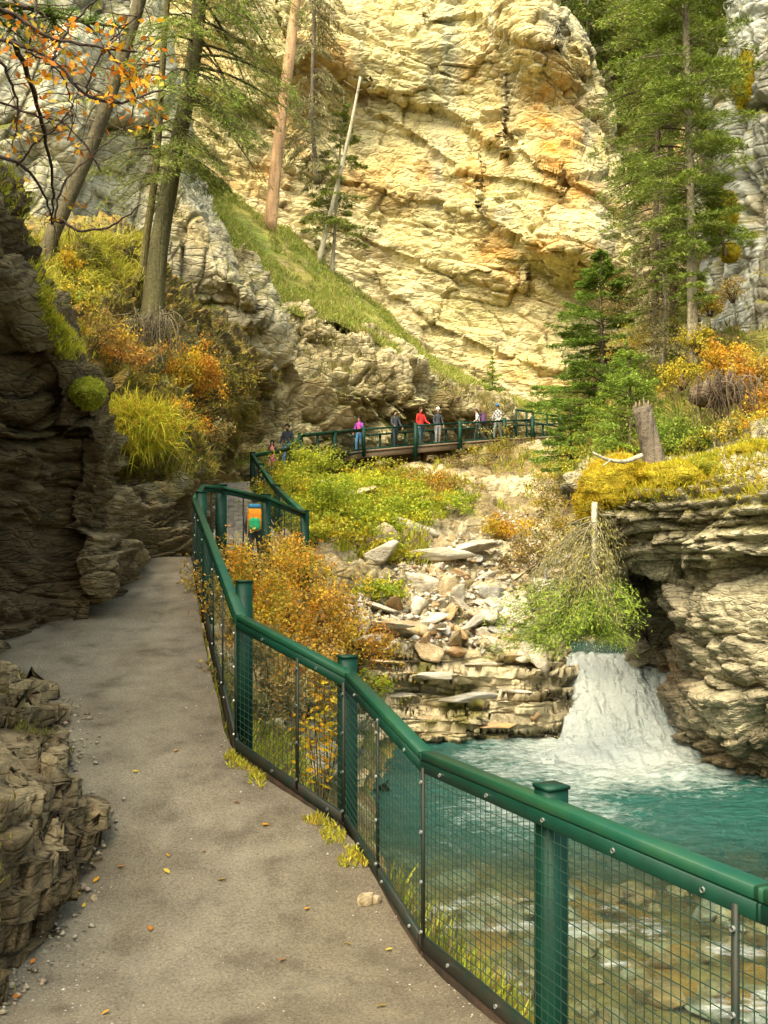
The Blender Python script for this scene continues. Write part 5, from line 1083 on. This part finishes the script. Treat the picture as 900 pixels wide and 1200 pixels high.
# big leaved yellow plant close behind the mesh
root = thing('yellow_sapling', 'yellow-leaved sapling right behind the mesh, left of the second post', 'plant', loc=tuple(W(375, 945, 7.6)))
rng = np.random.default_rng(5); m = MB(); cs = []; an_ = []
for k in range(9):
    e = np.array([rng.normal(0, .16), rng.normal(0, .12), .45 + .55 * rng.random()]); cu = smoothline([(0, 0, -.2), e * .5 + rng.normal(0, .04, 3), e], 10); m.add(*tube(cu, np.linspace(.007, .002, 10), 4), c=(.08, .05, .03))
    for q in cu[3:]:
        for _ in range(3): dd_ = rnd_dir(1, rng)[0] * [1, .7, .6]; cs.append(q + dd_ * .04); an_.append(dd_)
cs = np.array(cs); V, F_, C_ = leaf_quads(cs, np.array(an_), rnd_dir(len(cs), rng, .4) * [1, -1, 1], .075, .032, pal([(.62, .38, .01), (.60, .45, .02), (.55, .28, .01)], len(cs), rng), .2)
m.build('stems', M_BARK, root, True, True); mk('leaves', V, F_, M_LEAF, root, False, C_)

# --- foreground twigs with orange leaves, upper left
root = thing('overhanging_twigs', 'dark bare twigs with orange autumn leaves reaching in from the upper left', 'shrub', loc=tuple(W(62, 262, 9.3)))
o0 = W(62, 262, 9.3); rng = np.random.default_rng(6); m = MB(); cs = []; an_ = []
TW = [([(-60, -20, 6), (20, 20, 6.2), (60, 45, 6.3), (110, 55, 6.4), (160, 62, 6.5)], .016), ([(-40, 30, 6.6), (15, 50, 6.6), (60, 70, 6.6), (100, 110, 6.6), (140, 120, 6.7), (190, 105, 6.8)], .018), ([(15, 45, 6.6), (35, 95, 7), (50, 150, 7.6), (62, 215, 8.6), (62, 262, 9.3)], .022),
      ([(-30, 110, 7), (40, 135, 7.2), (70, 142, 7.3), (98, 168, 7.4), (120, 200, 7.5)], .010), ([(20, 195, 8.2), (45, 165, 8), (75, 140, 7.8), (92, 105, 7.6)], .010), ([(62, 258, 9.3), (78, 262, 9.2), (92, 270, 9.1), (130, 265, 9.1), (165, 240, 9)], .018), ([(125, 60, 6.6), (148, 88, 6.8), (158, 120, 7), (146, 152, 7.2)], .010),
      ([(60, 70, 6.6), (90, 20, 6.7), (140, -20, 6.8)], .012), ([(-30, 180, 8), (20, 190, 8.2), (50, 225, 8.8), (62, 262, 9.3)], .02), ([(100, 110, 6.6), (120, 60, 6.5), (170, 10, 6.4)], .009), ([(0, 70, 6.6), (20, 120, 6.8), (15, 180, 7)], .012), ([(45, -20, 6.4), (40, 30, 6.4), (30, 60, 6.5)], .010),
      ([(62, 262, 9.3), (75, 215, 9.2), (110, 180, 9.2), (150, 150, 9.3)], .012), ([(30, 60, 6.5), (70, 85, 6.7), (85, 130, 6.9), (80, 165, 7)], .008)]
for p_, r_ in TW:
    cu = smoothline([W(*q) - o0 for q in p_], 22) + rng.normal(0, .006, (22, 3)); m.add(*tube(cu, np.linspace(r_, r_ * .4, 22), 5), c=(.075, .05, .04))
    for j in range(3, 22, 2):
        d = rnd_dir(1, rng)[0] * [1, .6, 1]; L_ = .1 + .25 * rng.random(); s_ = smoothline([cu[j], cu[j] + d * L_ * .5 + rng.normal(0, .02, 3), cu[j] + d * L_], 6); m.add(*tube(s_, np.linspace(.005, .002, 6), 3), c=(.09, .06, .045))
        wx_, wy_ = proj(s_[-1] + o0); pr = .9 * math.exp(-((wx_ - 160) / 40) ** 2 - ((wy_ - 85) / 60) ** 2) + .9 * math.exp(-((wx_ - 25) / 40) ** 2 - ((wy_ - 50) / 60) ** 2) + .4 * math.exp(-((wx_ - 10) / 30) ** 2 - ((wy_ - 170) / 30) ** 2) + .12
        if rng.random() < pr * .8:
            for q in s_[1:]:
                for _ in range(2): cs.append(q + rng.normal(0, .03, 3)); an_.append(d + rng.normal(0, .6, 3) - [0, 0, .4])
for (x, y, sx, sy, n) in [(160, 70, 22, 38, 44), (25, 35, 30, 24, 34), (150, 110, 14, 22, 20), (40, 75, 22, 14, 12), (15, 165, 16, 18, 14), (65, 85, 20, 20, 8)]:
    for _ in range(n): cs.append(W(x + rng.normal(0, sx), y + rng.normal(0, sy), 6.5 + rng.normal(0, .25)) - o0); an_.append(rng.normal(0, 1, 3) - [0, 0, .5])
cs = np.array(cs); V, F_, C_ = leaf_quads(cs, np.array(an_), rnd_dir(len(cs), rng, .2), .064 * (.6 + .7 * rng.random(len(cs))), .034, pal([(.62, .24, .01), (.60, .32, .015), (.50, .15, .01), (.55, .40, .03)], len(cs), rng), .25)
m.build('twigs', M_BARK, root, True, True); mk('leaves', V, F_, M_LEAF, root, False, C_)
conifer('spruce_branch', 'green spruce bough behind the orange-leaved twigs at the top left', W(-60, 20, 8.5), [(0, 0, 0), (.5, 0, .12), (1.0, .1, .05), (1.6, .1, -.05)], .03, .01, (.15, 1), .55, 60, GR2[:3] + GR, seed=51, droop=.35, dens=330, blade=(.05, .006), cat='branch', crownname='needles')

# --- moss
def moss(name, label, c, r, cols, n, seed=0, blade=.05, group=None):
    rng = np.random.default_rng(seed); root = thing(name, label, 'moss', group, loc=tuple(c)); th, ph = np.meshgrid(np.linspace(0.02, math.pi * .93, 22), np.linspace(0, 2 * math.pi, 41)[:-1], indexing='ij')
    u = np.stack([np.sin(th) * np.cos(ph), np.sin(th) * np.sin(ph), np.cos(th)], -1); R_ = 1 + .35 * fbm(u * 1.6 + seed, 4, seed) + .12 * fbm(u * 6, 3, seed + 3); v = u * R_[..., None] * np.array(r)
    i = np.arange(21)[:, None] * 40; k = np.arange(40)[None]; f = np.stack([i + k, i + k + 40, i + (k + 1) % 40 + 40, i + (k + 1) % 40], -1).reshape(-1, 4); v = v.reshape(-1, 3)
    cc = mixc(cols[0], cols[1], sstep(-.3, .3, fbm(v * 4, 3, seed))) * .6; mk('moss_cushion', v, f, M_NEAR, root, True, cc)
    q = v[rng.integers(0, len(v), n)]; tufts('moss_blades', None, None, q + rng.normal(0, 1, q.shape) * np.array(r) * .05, unit(q / np.array(r)), 3, blade, blade * .09, cols, .5, seed, parent=root)
    return root
GM = [(.50, .40, .02), (.58, .43, .02), (.40, .35, .02), (.46, .27, .02)]; GY = [(.30, .32, .02), (.38, .38, .03), (.24, .26, .02)]
moss('moss_mound', 'large golden moss mound draped over the lip left of the stump', W(722, 572, 15.6), (.62, .55, .46), GM, 8000, 1)
moss('moss_mound', 'orange-tinged moss knob at the very tip of the overhanging lip', W(693, 590, 15.6), (.27, .35, .30), GM[1:], 2600, 2)
moss('moss_mound', 'rounded golden moss mound directly right of the stump', W(795, 562, 14.8), (.46, .4, .27), GM[:3] + GY[:1], 3200, 3)
moss('moss_mound', 'yellow-green moss mound below the root mass', W(832, 548, 14.7), (.36, .3, .20), GY + GM[:1], 2600, 4)
moss('moss_mound', 'moss mound at the right edge of the rock shelf', W(885, 532, 14.0), (.34, .3, .17), GM[:2] + GY, 2400, 5)
moss('moss_mound', 'moss cap in front of the foot of the stump', W(752, 556, 15.3), (.30, .25, .15), GM, 1800, 6)
moss('moss_ball', 'bright green moss ball bulging from the edge of the dark overhang', W(103, 462, 10.7), (.19, .2, .16), GY, 2400, 7, .03)
moss('moss_patch', 'golden moss clump on the left edge of the right cliff', W(846, 250, 22.9), (.34, .3, .48), GM[:3], 2600, 8, .08)
moss('moss_patch', 'strip of moss high on the right cliff, below the top edge', W(872, 92, 23.6), (.20, .35, .6), GM[:3], 2400, 9, .08)
moss('moss_patch', 'small moss clump low on the right cliff', W(856, 298, 22.6), (.22, .25, .2), GM[:3], 900, 10, .06)

# --- stump, fallen branch, root mass on the right shelf
root = thing('tree_stump', 'broken grey-brown stump leaning left on the mossy lip', 'stump', loc=tuple(W(766, 545, 15.4)))
trunk_mesh([(0.02, 0, -.15), (0, 0, .1), (-.08, 0, .45), (-.20, 0, .95)], .19, .155, (.15, .12, .085), root, flare=1.35, seed=12, n=18, sides=14)
m = MB(); rng = np.random.default_rng(3)
for k in range(9): a_ = k * .7; p0 = np.array([-.20 + .11 * math.cos(a_), .11 * math.sin(a_), .90]); m.add(*tube([p0, p0 + [rng.normal(0, .02), 0, .06 + .14 * rng.random()]], [.035, .006], 5), c=(.25, .19, .12))
m.build('splinters', M_BARK, root, True, True)
m = MB()
for a_ in (-.6, .5, 2.4, 3.5, 4.6): m.add(*tube(smoothline([(0, 0, .02), (.25 * math.cos(a_), .22 * math.sin(a_), -.05), (.5 * math.cos(a_), .4 * math.sin(a_), -.20)], 8), np.linspace(.06, .015, 8), 6), c=(.16, .13, .09))
m.build('roots', M_BARK, root, True, True)
root = None
m = MB(); m.add(*tube(smoothline([W(694, 530, 14.9), W(710, 538, 14.9), W(732, 541, 14.95), W(752, 534, 15.1)], 12), np.linspace(.018, .045, 12), 7), c=(.42, .38, .28)); m.add(*tube([W(716, 539, 14.9), W(706, 546, 14.7)], [.02, .006], 5), c=(.4, .36, .27))
tag(m.build('fallen_branch', M_BARK, None, True, True), 'pale dead branch lying on the moss left of the stump', 'branch')
root = thing('root_mass', 'overhanging clod of grey roots and soil above the undercut rock', 'roots', loc=tuple(W(842, 480, 17)))
m = MB(); rng = np.random.default_rng(13)
for k in range(130):
    x0, z0 = rng.normal(0, .32), .2 + .3 * rng.random() - abs(rng.normal(0, .1)); p0 = np.array([x0, rng.normal(0, .22) - .15, z0 + .25]); e = p0 + [rng.normal(0, .22), -.1 - .2 * rng.random(), -.25 - 1.0 * rng.random() ** 1.5]
    m.add(*tube(smoothline([p0, (p0 + e) / 2 + rng.normal(0, .07, 3), e], 7), np.linspace(.014, .003, 7) * (.4 + rng.random()), 4), c=np.array([.13, .09, .05]) * (.5 + .8 * rng.random()))
m.build('hanging_roots', M_BARK, root, True, True)
v, f = pillow_box(0, .1, .30, .48, .4, .24, 2.5); v = v + unit(v) * (.10 * fbm(v * 4, 4, 2))[:, None]; mk('soil_clod', v, f, M_NEAR, root, True, mixc((.10, .07, .04), (.22, .17, .11), sstep(-.3, .3, fbm(v * 5, 3, 6))))

# --- grasses (nobody could count them)
rng = np.random.default_rng(100)
def scatter(name, mask, n):
    P_, N_ = SURF[name]; x, y = proj(P_); ok = np.where(mask(x, y, P_, N_) & ((P_ * N_).sum(-1) < 0))[0]; k = ok[rng.integers(0, len(ok), n)]; return P_[k] + rng.normal(0, .03, (n, 3)), N_[k]
p_, n_ = scatter('grass_slope', lambda x, y, P_, N_: fbm(P_ * .5, 3, 2) > -.2, 15000)
tufts('ledge_grass', 'green and straw grass on the sloping ledge', 'grass', p_, n_, 6, .24, .016, [(.24, .32, .04), (.32, .36, .06), (.42, .38, .09), (.17, .23, .03), (.50, .43, .14)], .7, seed=1)
p_, n_ = scatter('lower_cliff', lambda x, y, P_, N_: (N_[:, 2] > .25) & (fbm(P_ * .5, 3, 6) > .0), 1500)
tufts('cliff_grass', 'dry grass on the ledges of the lower cliff', 'grass', p_, n_, 6, .30, .018, [(.26, .24, .06), (.20, .17, .05), (.32, .27, .10)], seed=2)
p_, n_ = scatter('mossy_bank', lambda x, y, P_, N_: (y < 560) & (fbm(P_ * .8, 3, 3) > -.15) & (y > 280), 8500)
tufts('bank_grass', 'yellow-green grass and moss on the left bank', 'grass', p_, n_, 6, .16, .007, [(.24, .23, .03), (.30, .26, .03), (.16, .15, .03), (.26, .14, .03), (.12, .13, .02)], seed=3)
p_, n_ = scatter('mossy_bank', lambda x, y, P_, N_: (y < 335) & (y > 280) & (x > 50) & (x < 175), 1900)
tufts('bank_top_grass', 'long yellow grass draped over the top of the left bank', 'grass', p_, n_, 7, .30, .008, [(.38, .36, .04), (.45, .40, .05), (.28, .28, .03)], seed=4, hang=.35)
p_, n_ = scatter('wooded_slope', lambda x, y, P_, N_: (y < 600) & (x < 900), 4200)
tufts('slope_grass', 'grass and moss on the wooded right slope', 'grass', p_, n_, 6, .22, .011, [(.16, .20, .03), (.24, .24, .04), (.28, .20, .05), (.10, .13, .02)], seed=5)
p_, n_ = scatter('undercut_rock', lambda x, y, P_, N_: (y < 585) & (y > 500) & (x > 690) & (x < 910), 3200)
tufts('shelf_moss', 'golden moss carpeting the shelf of the undercut rock', 'moss', p_, n_, 7, .07, .006, GM + GY, seed=6)
p_, n_ = scatter('talus_slope', lambda x, y, P_, N_: (P_[:, 1] > 20.5) & (fbm(P_ * .45, 3, 3) > .0) & ((x < 500) | (y < 600)), 3800)
tufts('slope_herbs', 'low yellow-green herbs between the stones of the slope', 'plants', p_, n_, 6, .26, .018, YG + YL[2:] + BRN[:1], seed=7)
p_, n_ = scatter('river_bed', lambda x, y, P_, N_: (P_[:, 2] > -3.1) & (P_[:, 0] - np.interp(P_[:, 1], FL[:, 1], FL[:, 0]) < 1.3) & (P_[:, 0] - np.interp(P_[:, 1], FL[:, 1], FL[:, 0]) > .02) & (P_[:, 1] > 3), 2600)
tufts('river_bank_grass', 'short mossy grass on the bank below the fence', 'grass', p_, n_, 7, .13, .007, [(.30, .33, .03), (.42, .40, .04), (.20, .22, .03), (.25, .17, .05)], seed=8)
p_, n_ = scatter('overhanging_rock', lambda x, y, P_, N_: (y < 420) & (y > 120) & (np.abs(x - E_e(y)) < 26) & (fbm(P_ * 2, 3, 3) > -.1), 1500)
tufts('overhang_moss', 'yellow moss fringe along the edge of the dark overhang', 'moss', p_, n_, 6, .07, .005, GY + GM[:1], seed=9)
p_, n_ = scatter('rock_ledge', lambda x, y, P_, N_: (fbm(P_ * 1.8, 4, 65) > .12), 900)
tufts('ledge_moss', 'small moss and weeds on the low ledge at the left', 'moss', p_, n_, 5, .045, .004, [(.16, .16, .03), (.22, .20, .03), (.12, .10, .03)], seed=10)
# hanging grass tuft on the bank
g, nn_ = hit('mossy_bank', 158, 500)
root = thing('grass_tuft', 'big yellow-green grass tuft hanging over the dark rocks of the left bank', 'grass', loc=tuple(g)); rng = np.random.default_rng(15)
n = 520; q = rng.normal(0, 1, (n, 3)) * [.28, .16, .15] + [.02, -.15, .0]; tufts('grass_blades', None, None, q, unit(q + [0, -.6, .2]), 10, .34, .006, [(.48, .48, .03), (.58, .50, .04), (.38, .40, .02), (.60, .40, .05)], .4, 3, parent=root, hang=.45)
v, f = pillow_box(0, 0, -.05, .36, .22, .22, 2.2); mk('grass_root_clump', v, f, M_NEAR, root, True, (.13, .12, .02))

# ---------------------------------------------------------------- boulders of the rockfall
def rock_proto(seed, flat=.55, sub=4):
    rng = np.random.default_rng(seed); bm = __import__('bmesh').new()
    import bmesh as bmm
    bmm.ops.create_icosphere(bm, subdivisions=sub, radius=1); v = np.array([x.co[:] for x in bm.verts]); f = np.array([[q.index for q in p.verts] for p in bm.faces]); bm.free()
    d = rnd_dir(17, rng); h = .42 + .30 * rng.random(17); r = np.full(len(v), 1.15)
    for dd_, hh in zip(d, h):
        c = v @ dd_; r = np.minimum(r, np.where(c > .05, hh / np.maximum(c, .05), 9))
    v = v * r[:, None]; v *= 1 + .035 * fbm(v * 3, 4, seed)[:, None]; v *= 1.35; v *= [1, .75, flat]
    return v, f
STONE = [((.52, .47, .37), (.40, .36, .27)), ((.45, .36, .22), (.33, .25, .14)), ((.36, .35, .31), (.26, .25, .21)), ((.44, .27, .12), (.33, .22, .12))]
protos = {}
def proto_rock(k, ck, mat=M_BOULDER):
    key = (k, ck, mat.name)
    if key not in protos:
        v, f = rock_proto(k, [.5, .62, .4, .75][k % 4]); c = mixc(*STONE[ck], sstep(-.3, .3, fbm(v * 1.5, 4, k))); c = mixc(c, (.20, .15, .07), .6 * sstep(.15, .45, fbm(v * 2.5, 3, k + 9)))
        o = mk('boulder', v, f, mat, None, False, c); protos[key] = o.data; bpy.data.objects.remove(o)
    return protos[key]
def rock(pos, size, k, ck, rz, tilt, label, group=None, name='boulder', mat=M_BOULDER):
    o = bpy.data.objects.new(name, proto_rock(k, ck, mat)); COL.objects.link(o); o.location = pos; o.rotation_euler = (tilt[0], tilt[1], rz); s = (size,) * 3 if np.isscalar(size) else size; o.scale = s
    return tag(o, label, 'boulder', group)
big = [(598, 716, 1.25, (1.05, .6, .36), 0, 0, 'long pale slab lying level across the lower rockfall'), (497, 688, 1, (.55, .5, .75), 1, 0, 'large pale block with a flat face in the left of the rockfall'), (526, 690, 1, (.34, .4, .6), 3, 1, 'yellowish block wedged against the large pale block'),
       (548, 640, 1, (.75, .5, .5), 2, 0, 'white-topped boulder near the top of the rockfall'), (515, 655, 1, (.95, .35, .4), 4, 0, 'long tilted pale slab sloping down from the yellow shrub'), (448, 655, 1, (.42, .4, .42), 5, 0, 'pale boulder beside the small yellow-green shrub'),
       (418, 632, 1, (.36, .3, .42), 6, 2, 'grey boulder standing on end at the left of the slope'), (438, 636, 1, (.38, .35, .45), 7, 1, 'brown boulder right of the upright grey one'), (500, 725, 1, (.60, .45, .32), 8, 0, 'pale flat boulder below the large block'),
       (462, 735, 1, (.55, .4, .45), 9, 1, 'brown boulder at the lower left of the rockfall'), (618, 748, 1, (.55, .4, .3), 10, 3, 'orange-stained boulder above the river ledge'), (575, 695, 1, (.42, .35, .4), 11, 2, 'grey boulder in the middle of the rockfall'),
       (640, 690, 1, (.5, .4, .4), 12, 0, 'pale boulder at the right edge of the rockfall'), (392, 572, 1, (.55, .5, .42), 13, 0, 'pale stone showing among the lime shrubs'), (412, 580, 1, (.7, .5, .5), 14, 1, 'brown stone sunk in the lime shrubs'), (340, 640, 1, (.28, .2, .42), 15, 2, 'grey upright stone beside the orange thicket'), (500, 620, 1, (.6, .4, .35), 16, 0, 'pale stone at the head of the rockfall')]
for x, y, sc_, s, k, ck, lab in big:
    g, _ = hit('talus_slope', x, y, dmin=17); rock(g + [0, 0, .05], np.array(s) * sc_ * g[1] / 23, k, ck, (k * 1.3) % 1.2 - .6, (.2 * math.sin(k), .35 * math.cos(k * 2)), lab)
rng = np.random.default_rng(55); cnt = 0
GL = 'one of the many loose angular stones of the rockfall below the footbridge'
while cnt < 240:
    x = rng.uniform(415, 665); y = rng.uniform(605, 765)
    if y < 700 - (x - 400) * .55 + 20 or (x > 640 and y > 720) or (y < 640 and x > 600): continue
    g, _ = hit('talus_slope', x, y, dmin=18.6); s = .07 + .27 * rng.random() ** 2.2
    if rng.random() < .35: sz = np.array([s * 1.9, s, s * .6])
    else: sz = np.array([s, s * .9, s])
    ck = int(rng.choice([0, 0, 0, 1, 2, 3], 1)[0]); lab = ['pale', 'brown', 'grey', 'rust-stained'][ck] + (' slab-like' if sz[0] > s * 1.5 else ' chunky') + (' stone' if s < .16 else ' block') + ' in ' + ['upper', 'middle', 'lower'][int(y > 660) + int(y > 715)] + ' rockfall ' + ['below the lime shrubs', 'on its central spine', 'towards the hanging tree'][int(x > 500) + int(x > 580)]
    rock(g + [0, 0, -s * .12], sz, int(rng.integers(0, 14)), ck, rng.random() * 6.28, tuple(rng.normal(0, .4, 2)), lab, 'stones of the rockfall'); cnt += 1
for k, (x, y, s, ck, lab) in enumerate([(452, 772, (.7, .45, .12), 1, 'thin brown slab propped on the left end of the river ledge'), (505, 790, (.9, .5, .10), 0, 'pale thin slab lying on the river ledge'), (560, 778, (.8, .5, .10), 0, 'flat pale slab on the middle of the river ledge'), (610, 768, (.7, .5, .12), 1, 'brown flat slab near the falls end of the ledge'),
        (470, 812, (.6, .4, .10), 0, 'narrow pale slab low on the river ledge'), (540, 815, (.9, .4, .09), 2, 'grey slab jutting from the ledge above the pool'), (600, 805, (.7, .45, .10), 0, 'pale slab jutting out left of the falls'), (500, 838, (.6, .4, .12), 1, 'brown slab just above the waterline'), (575, 845, (.7, .45, .12), 3, 'rusty slab at the waterline left of the falls'), (630, 838, (.45, .4, .14), 3, 'wet rusty block beside the foot of the falls')]):
    g, _ = hit('talus_slope', x, y, dmin=16); rock(g + [0, .15, -.03], np.array(s) * [.6, .7, 1.3], k + 2, ck, .1 * math.sin(k * 3), (.05 * math.sin(k), .06 * math.cos(k * 2)), lab)
rng = np.random.default_rng(56); GL2_ = 'one of the rounded stones lying in the shallow water beyond the near fence'
M_WET = rock_mat('wet_stone', fine=8.0, bump=.4, bdist=.03, contrast=.3, rough=.35, spec=.5)
for k in range(170):
    y = 6.0 + 4.4 * rng.random(); x = fence_x(y) + 1.5 + rng.random() * 6.5
    s = .08 + .17 * rng.random() ** 1.6; z = WZL - .13 + rng.normal(0, .03)
    rock((x, y, z - s * .35), np.array([s * 1.25, s * 1.1, s]), int(rng.integers(0, 14)), int(rng.choice([0, 1, 3, 1, 2], 1)[0]), rng.random() * 6.28, tuple(rng.normal(0, .15, 2)), ['small', 'large'][s > .15] + ' stone under shallow water, ' + ['near the bank', 'in mid shallows', 'towards the pool'][min(2, int((x - fence_x(y) - 1.5) / 2.2))] + ', ' + ['below the nearest fence post', 'upstream'][y > 8.2], 'stones in the shallow river', 'river_stone', M_WET)
for x, y, s, lab in [(428, 1050, .075, 'pale yellow stone lying on the path edge under the fence'), (440, 1062, .05, 'small upright grey stone beside the pale yellow one under the fence'), (110, 1120, .03, 'small stone on the path close to the rock ledge')]:
    d_ = 5.9 if x < 500 else 5; c = W(x, y, d_); c[2] = path_z(c[0], d_) + s * .25; rock(c, (s * .9, s, s * 1.1), 3, 1, x, (0, .3), lab, None, 'stone')

# --- scree and path grit
def grit(name, P_, r, cols, seed, flat=.6):
    rng = np.random.default_rng(seed); n = len(P_); t = np.array([[1, 0, -.2], [-.3, .9, -.2], [-.8, -.5, -.1], [.1, -.9, .0], [.2, .1, .9], [-.3, -.2, -.8]], float); tf = np.array([[0, 1, 4], [1, 2, 4], [2, 3, 4], [3, 0, 4], [1, 0, 5], [2, 1, 5], [3, 2, 5], [0, 3, 5]])
    a = rng.random(n) * 6.28; ca, sa = np.cos(a)[:, None], np.sin(a)[:, None]; q = t[None] * (.7 + .6 * rng.random((n, 6, 1))) * r[:, None, None]; V = np.stack([q[..., 0] * ca - q[..., 1] * sa, (q[..., 0] * sa + q[..., 1] * ca) * .8, q[..., 2] * flat], -1) + P_[:, None]
    o = mk(name, V.reshape(-1, 3), (tf[None] + np.arange(n)[:, None, None] * 6).reshape(-1, 3), M_BOULDER, None, False, np.repeat(pal(cols, n, rng, .25), 6, 0)); tag(o, kind='stuff')
SC = [(.46, .42, .33), (.36, .31, .21), (.30, .28, .23), (.34, .23, .12), (.52, .48, .38)]
rng = np.random.default_rng(81); p_, n_ = scatter('talus_slope', lambda x, y, P_, N_: (x > 405) & (x < 665) & (y > 600) & (y < 752) & (y > 700 - (x - 400) * .55), 5200)
grit('scree', p_, .03 + .10 * rng.random(5200) ** 2.5, SC, 1)
q = PATHP[:440].reshape(-1, 3); uu = np.tile(np.linspace(0, 1, 90), 440); ok = np.where((q[:, 1] > 2.5) & (uu > .2))[0]; w_ = (.10 + 1.2 * np.exp(-((1 - uu[ok]) / .05) ** 2) + .9 * np.exp(-((uu[ok] - .45) / .08) ** 2) * (q[ok, 1] < 8)); w_ /= q[ok, 1] ** 1.2; k = rng.choice(ok, 9000, p=w_ / w_.sum())
q = q[k] + rng.normal(0, .03, (9000, 3)) * [1, 1, 0]; q = q[q[:, 0] < fence_x(q[:, 1])]; grit('path_grit', q, .0025 + .009 * rng.random(len(q)) ** 4, [(.34, .30, .24), (.20, .16, .11), (.12, .09, .06), (.42, .38, .32)], 2)
q = SURF['rock_ledge'][0]; wx_, wy_ = proj(q); ok = np.where((wx_ > -60) & (wy_ > 780))[0]; k = rng.choice(ok, 900); q = q[k] + [.05, 0, .01]; q = q + rng.normal(0, .07, q.shape) * [1, 1, 0]; pzz = np.interp(q[:, 1], [p[1][1] for p in PATH[:12]], [p[2] for p in PATH[:12]]); q[:, 2] = np.maximum(q[:, 2], pzz + .005); q = q[q[:, 2] < pzz + .05]
grit('ledge_rubble', q, .008 + .03 * rng.random(len(q)) ** 2, [(.26, .21, .14), (.18, .14, .09), (.32, .28, .2)], 3)
# --- mossy verge between path and kickboard
rng = np.random.default_rng(71); n = 420; yy = 6.25 + 1.9 * rng.random(n); xx = fence_x(yy) - .0 - .16 * rng.random(n) ** 2; q = np.stack([xx, yy, np.interp(yy, [p[1][1] for p in PATH[:11]], [p[2] for p in PATH[:11]])], -1); q = q[fbm(q * 3.2, 3, 5) > -.02]
tufts('verge_moss', 'yellow-green moss and grass along the foot of the fence', 'moss', q, np.tile([0, 0, 1.], (len(q), 1)), 8, .045, .005, [(.40, .38, .03), (.48, .42, .04), (.28, .30, .03), (.36, .24, .04)], .6, seed=12)
# --- fallen leaves on the path
rng = np.random.default_rng(66)
LV = [(310, 967), (198, 1020), (140, 1018), (198, 1006), (95, 1064), (78, 992), (72, 1010), (28, 902), (82, 922), (52, 970), (458, 1115), (330, 1130), (28, 1105), (60, 1052), (42, 1130), (120, 1190), (258, 1034), (280, 942), (150, 835), (445, 1180), (15, 1062), (110, 1035), (90, 1050), (24, 1172), (208, 880), (160, 905), (235, 1000), (360, 1070), (410, 1110), (180, 1090)]
lc = np.array([[-.5, 0, 0], [-.28, -.22, .03], [.1, -.30, .05], [.38, -.12, .02], [.55, 0, .06], [.38, .12, .02], [.1, .30, .05], [-.28, .22, .03], [0, 0, -.01]]); lf = np.array([[0, 1, 8], [1, 2, 8], [2, 3, 8], [3, 4, 8], [4, 5, 8], [5, 6, 8], [6, 7, 8], [7, 0, 8]])
lm = []
for q in [(.62, .30, .02), (.60, .42, .06), (.50, .17, .02)]:
    o = mk('fallen_leaf', lc, lf, M_LEAF, None, True, q); lm.append(o.data); bpy.data.objects.remove(o)
for k, (x, y) in enumerate(LV):
    best = None
    q = PATHP.reshape(-1, 3); wx_, wy_ = proj(q); j = np.argmin((wx_ - x) ** 2 + (wy_ - y) ** 2 + (q[:, 1] < 1) * 1e9)
    o = bpy.data.objects.new('fallen_leaf', lm[k % 3]); COL.objects.link(o); o.location = q[j] + [0, 0, .014]; s = .055 * (.7 + .6 * rng.random()); o.scale = (s, s, s * 1.5); o.rotation_euler = (rng.normal(0, .25), rng.normal(0, .25), rng.random() * 6.28)
    tag(o, ['orange', 'pale yellow', 'rusty'][k % 3] + ' leaf on the gravel ' + ('close to the rock ledge' if x < 130 else 'towards the fence' if x > 290 else 'in the middle of the path') + (', nearest the camera' if y > 1080 else ', farther up the path' if y < 980 else ', halfway along the ledge'), 'leaf', 'fallen leaves on the path')
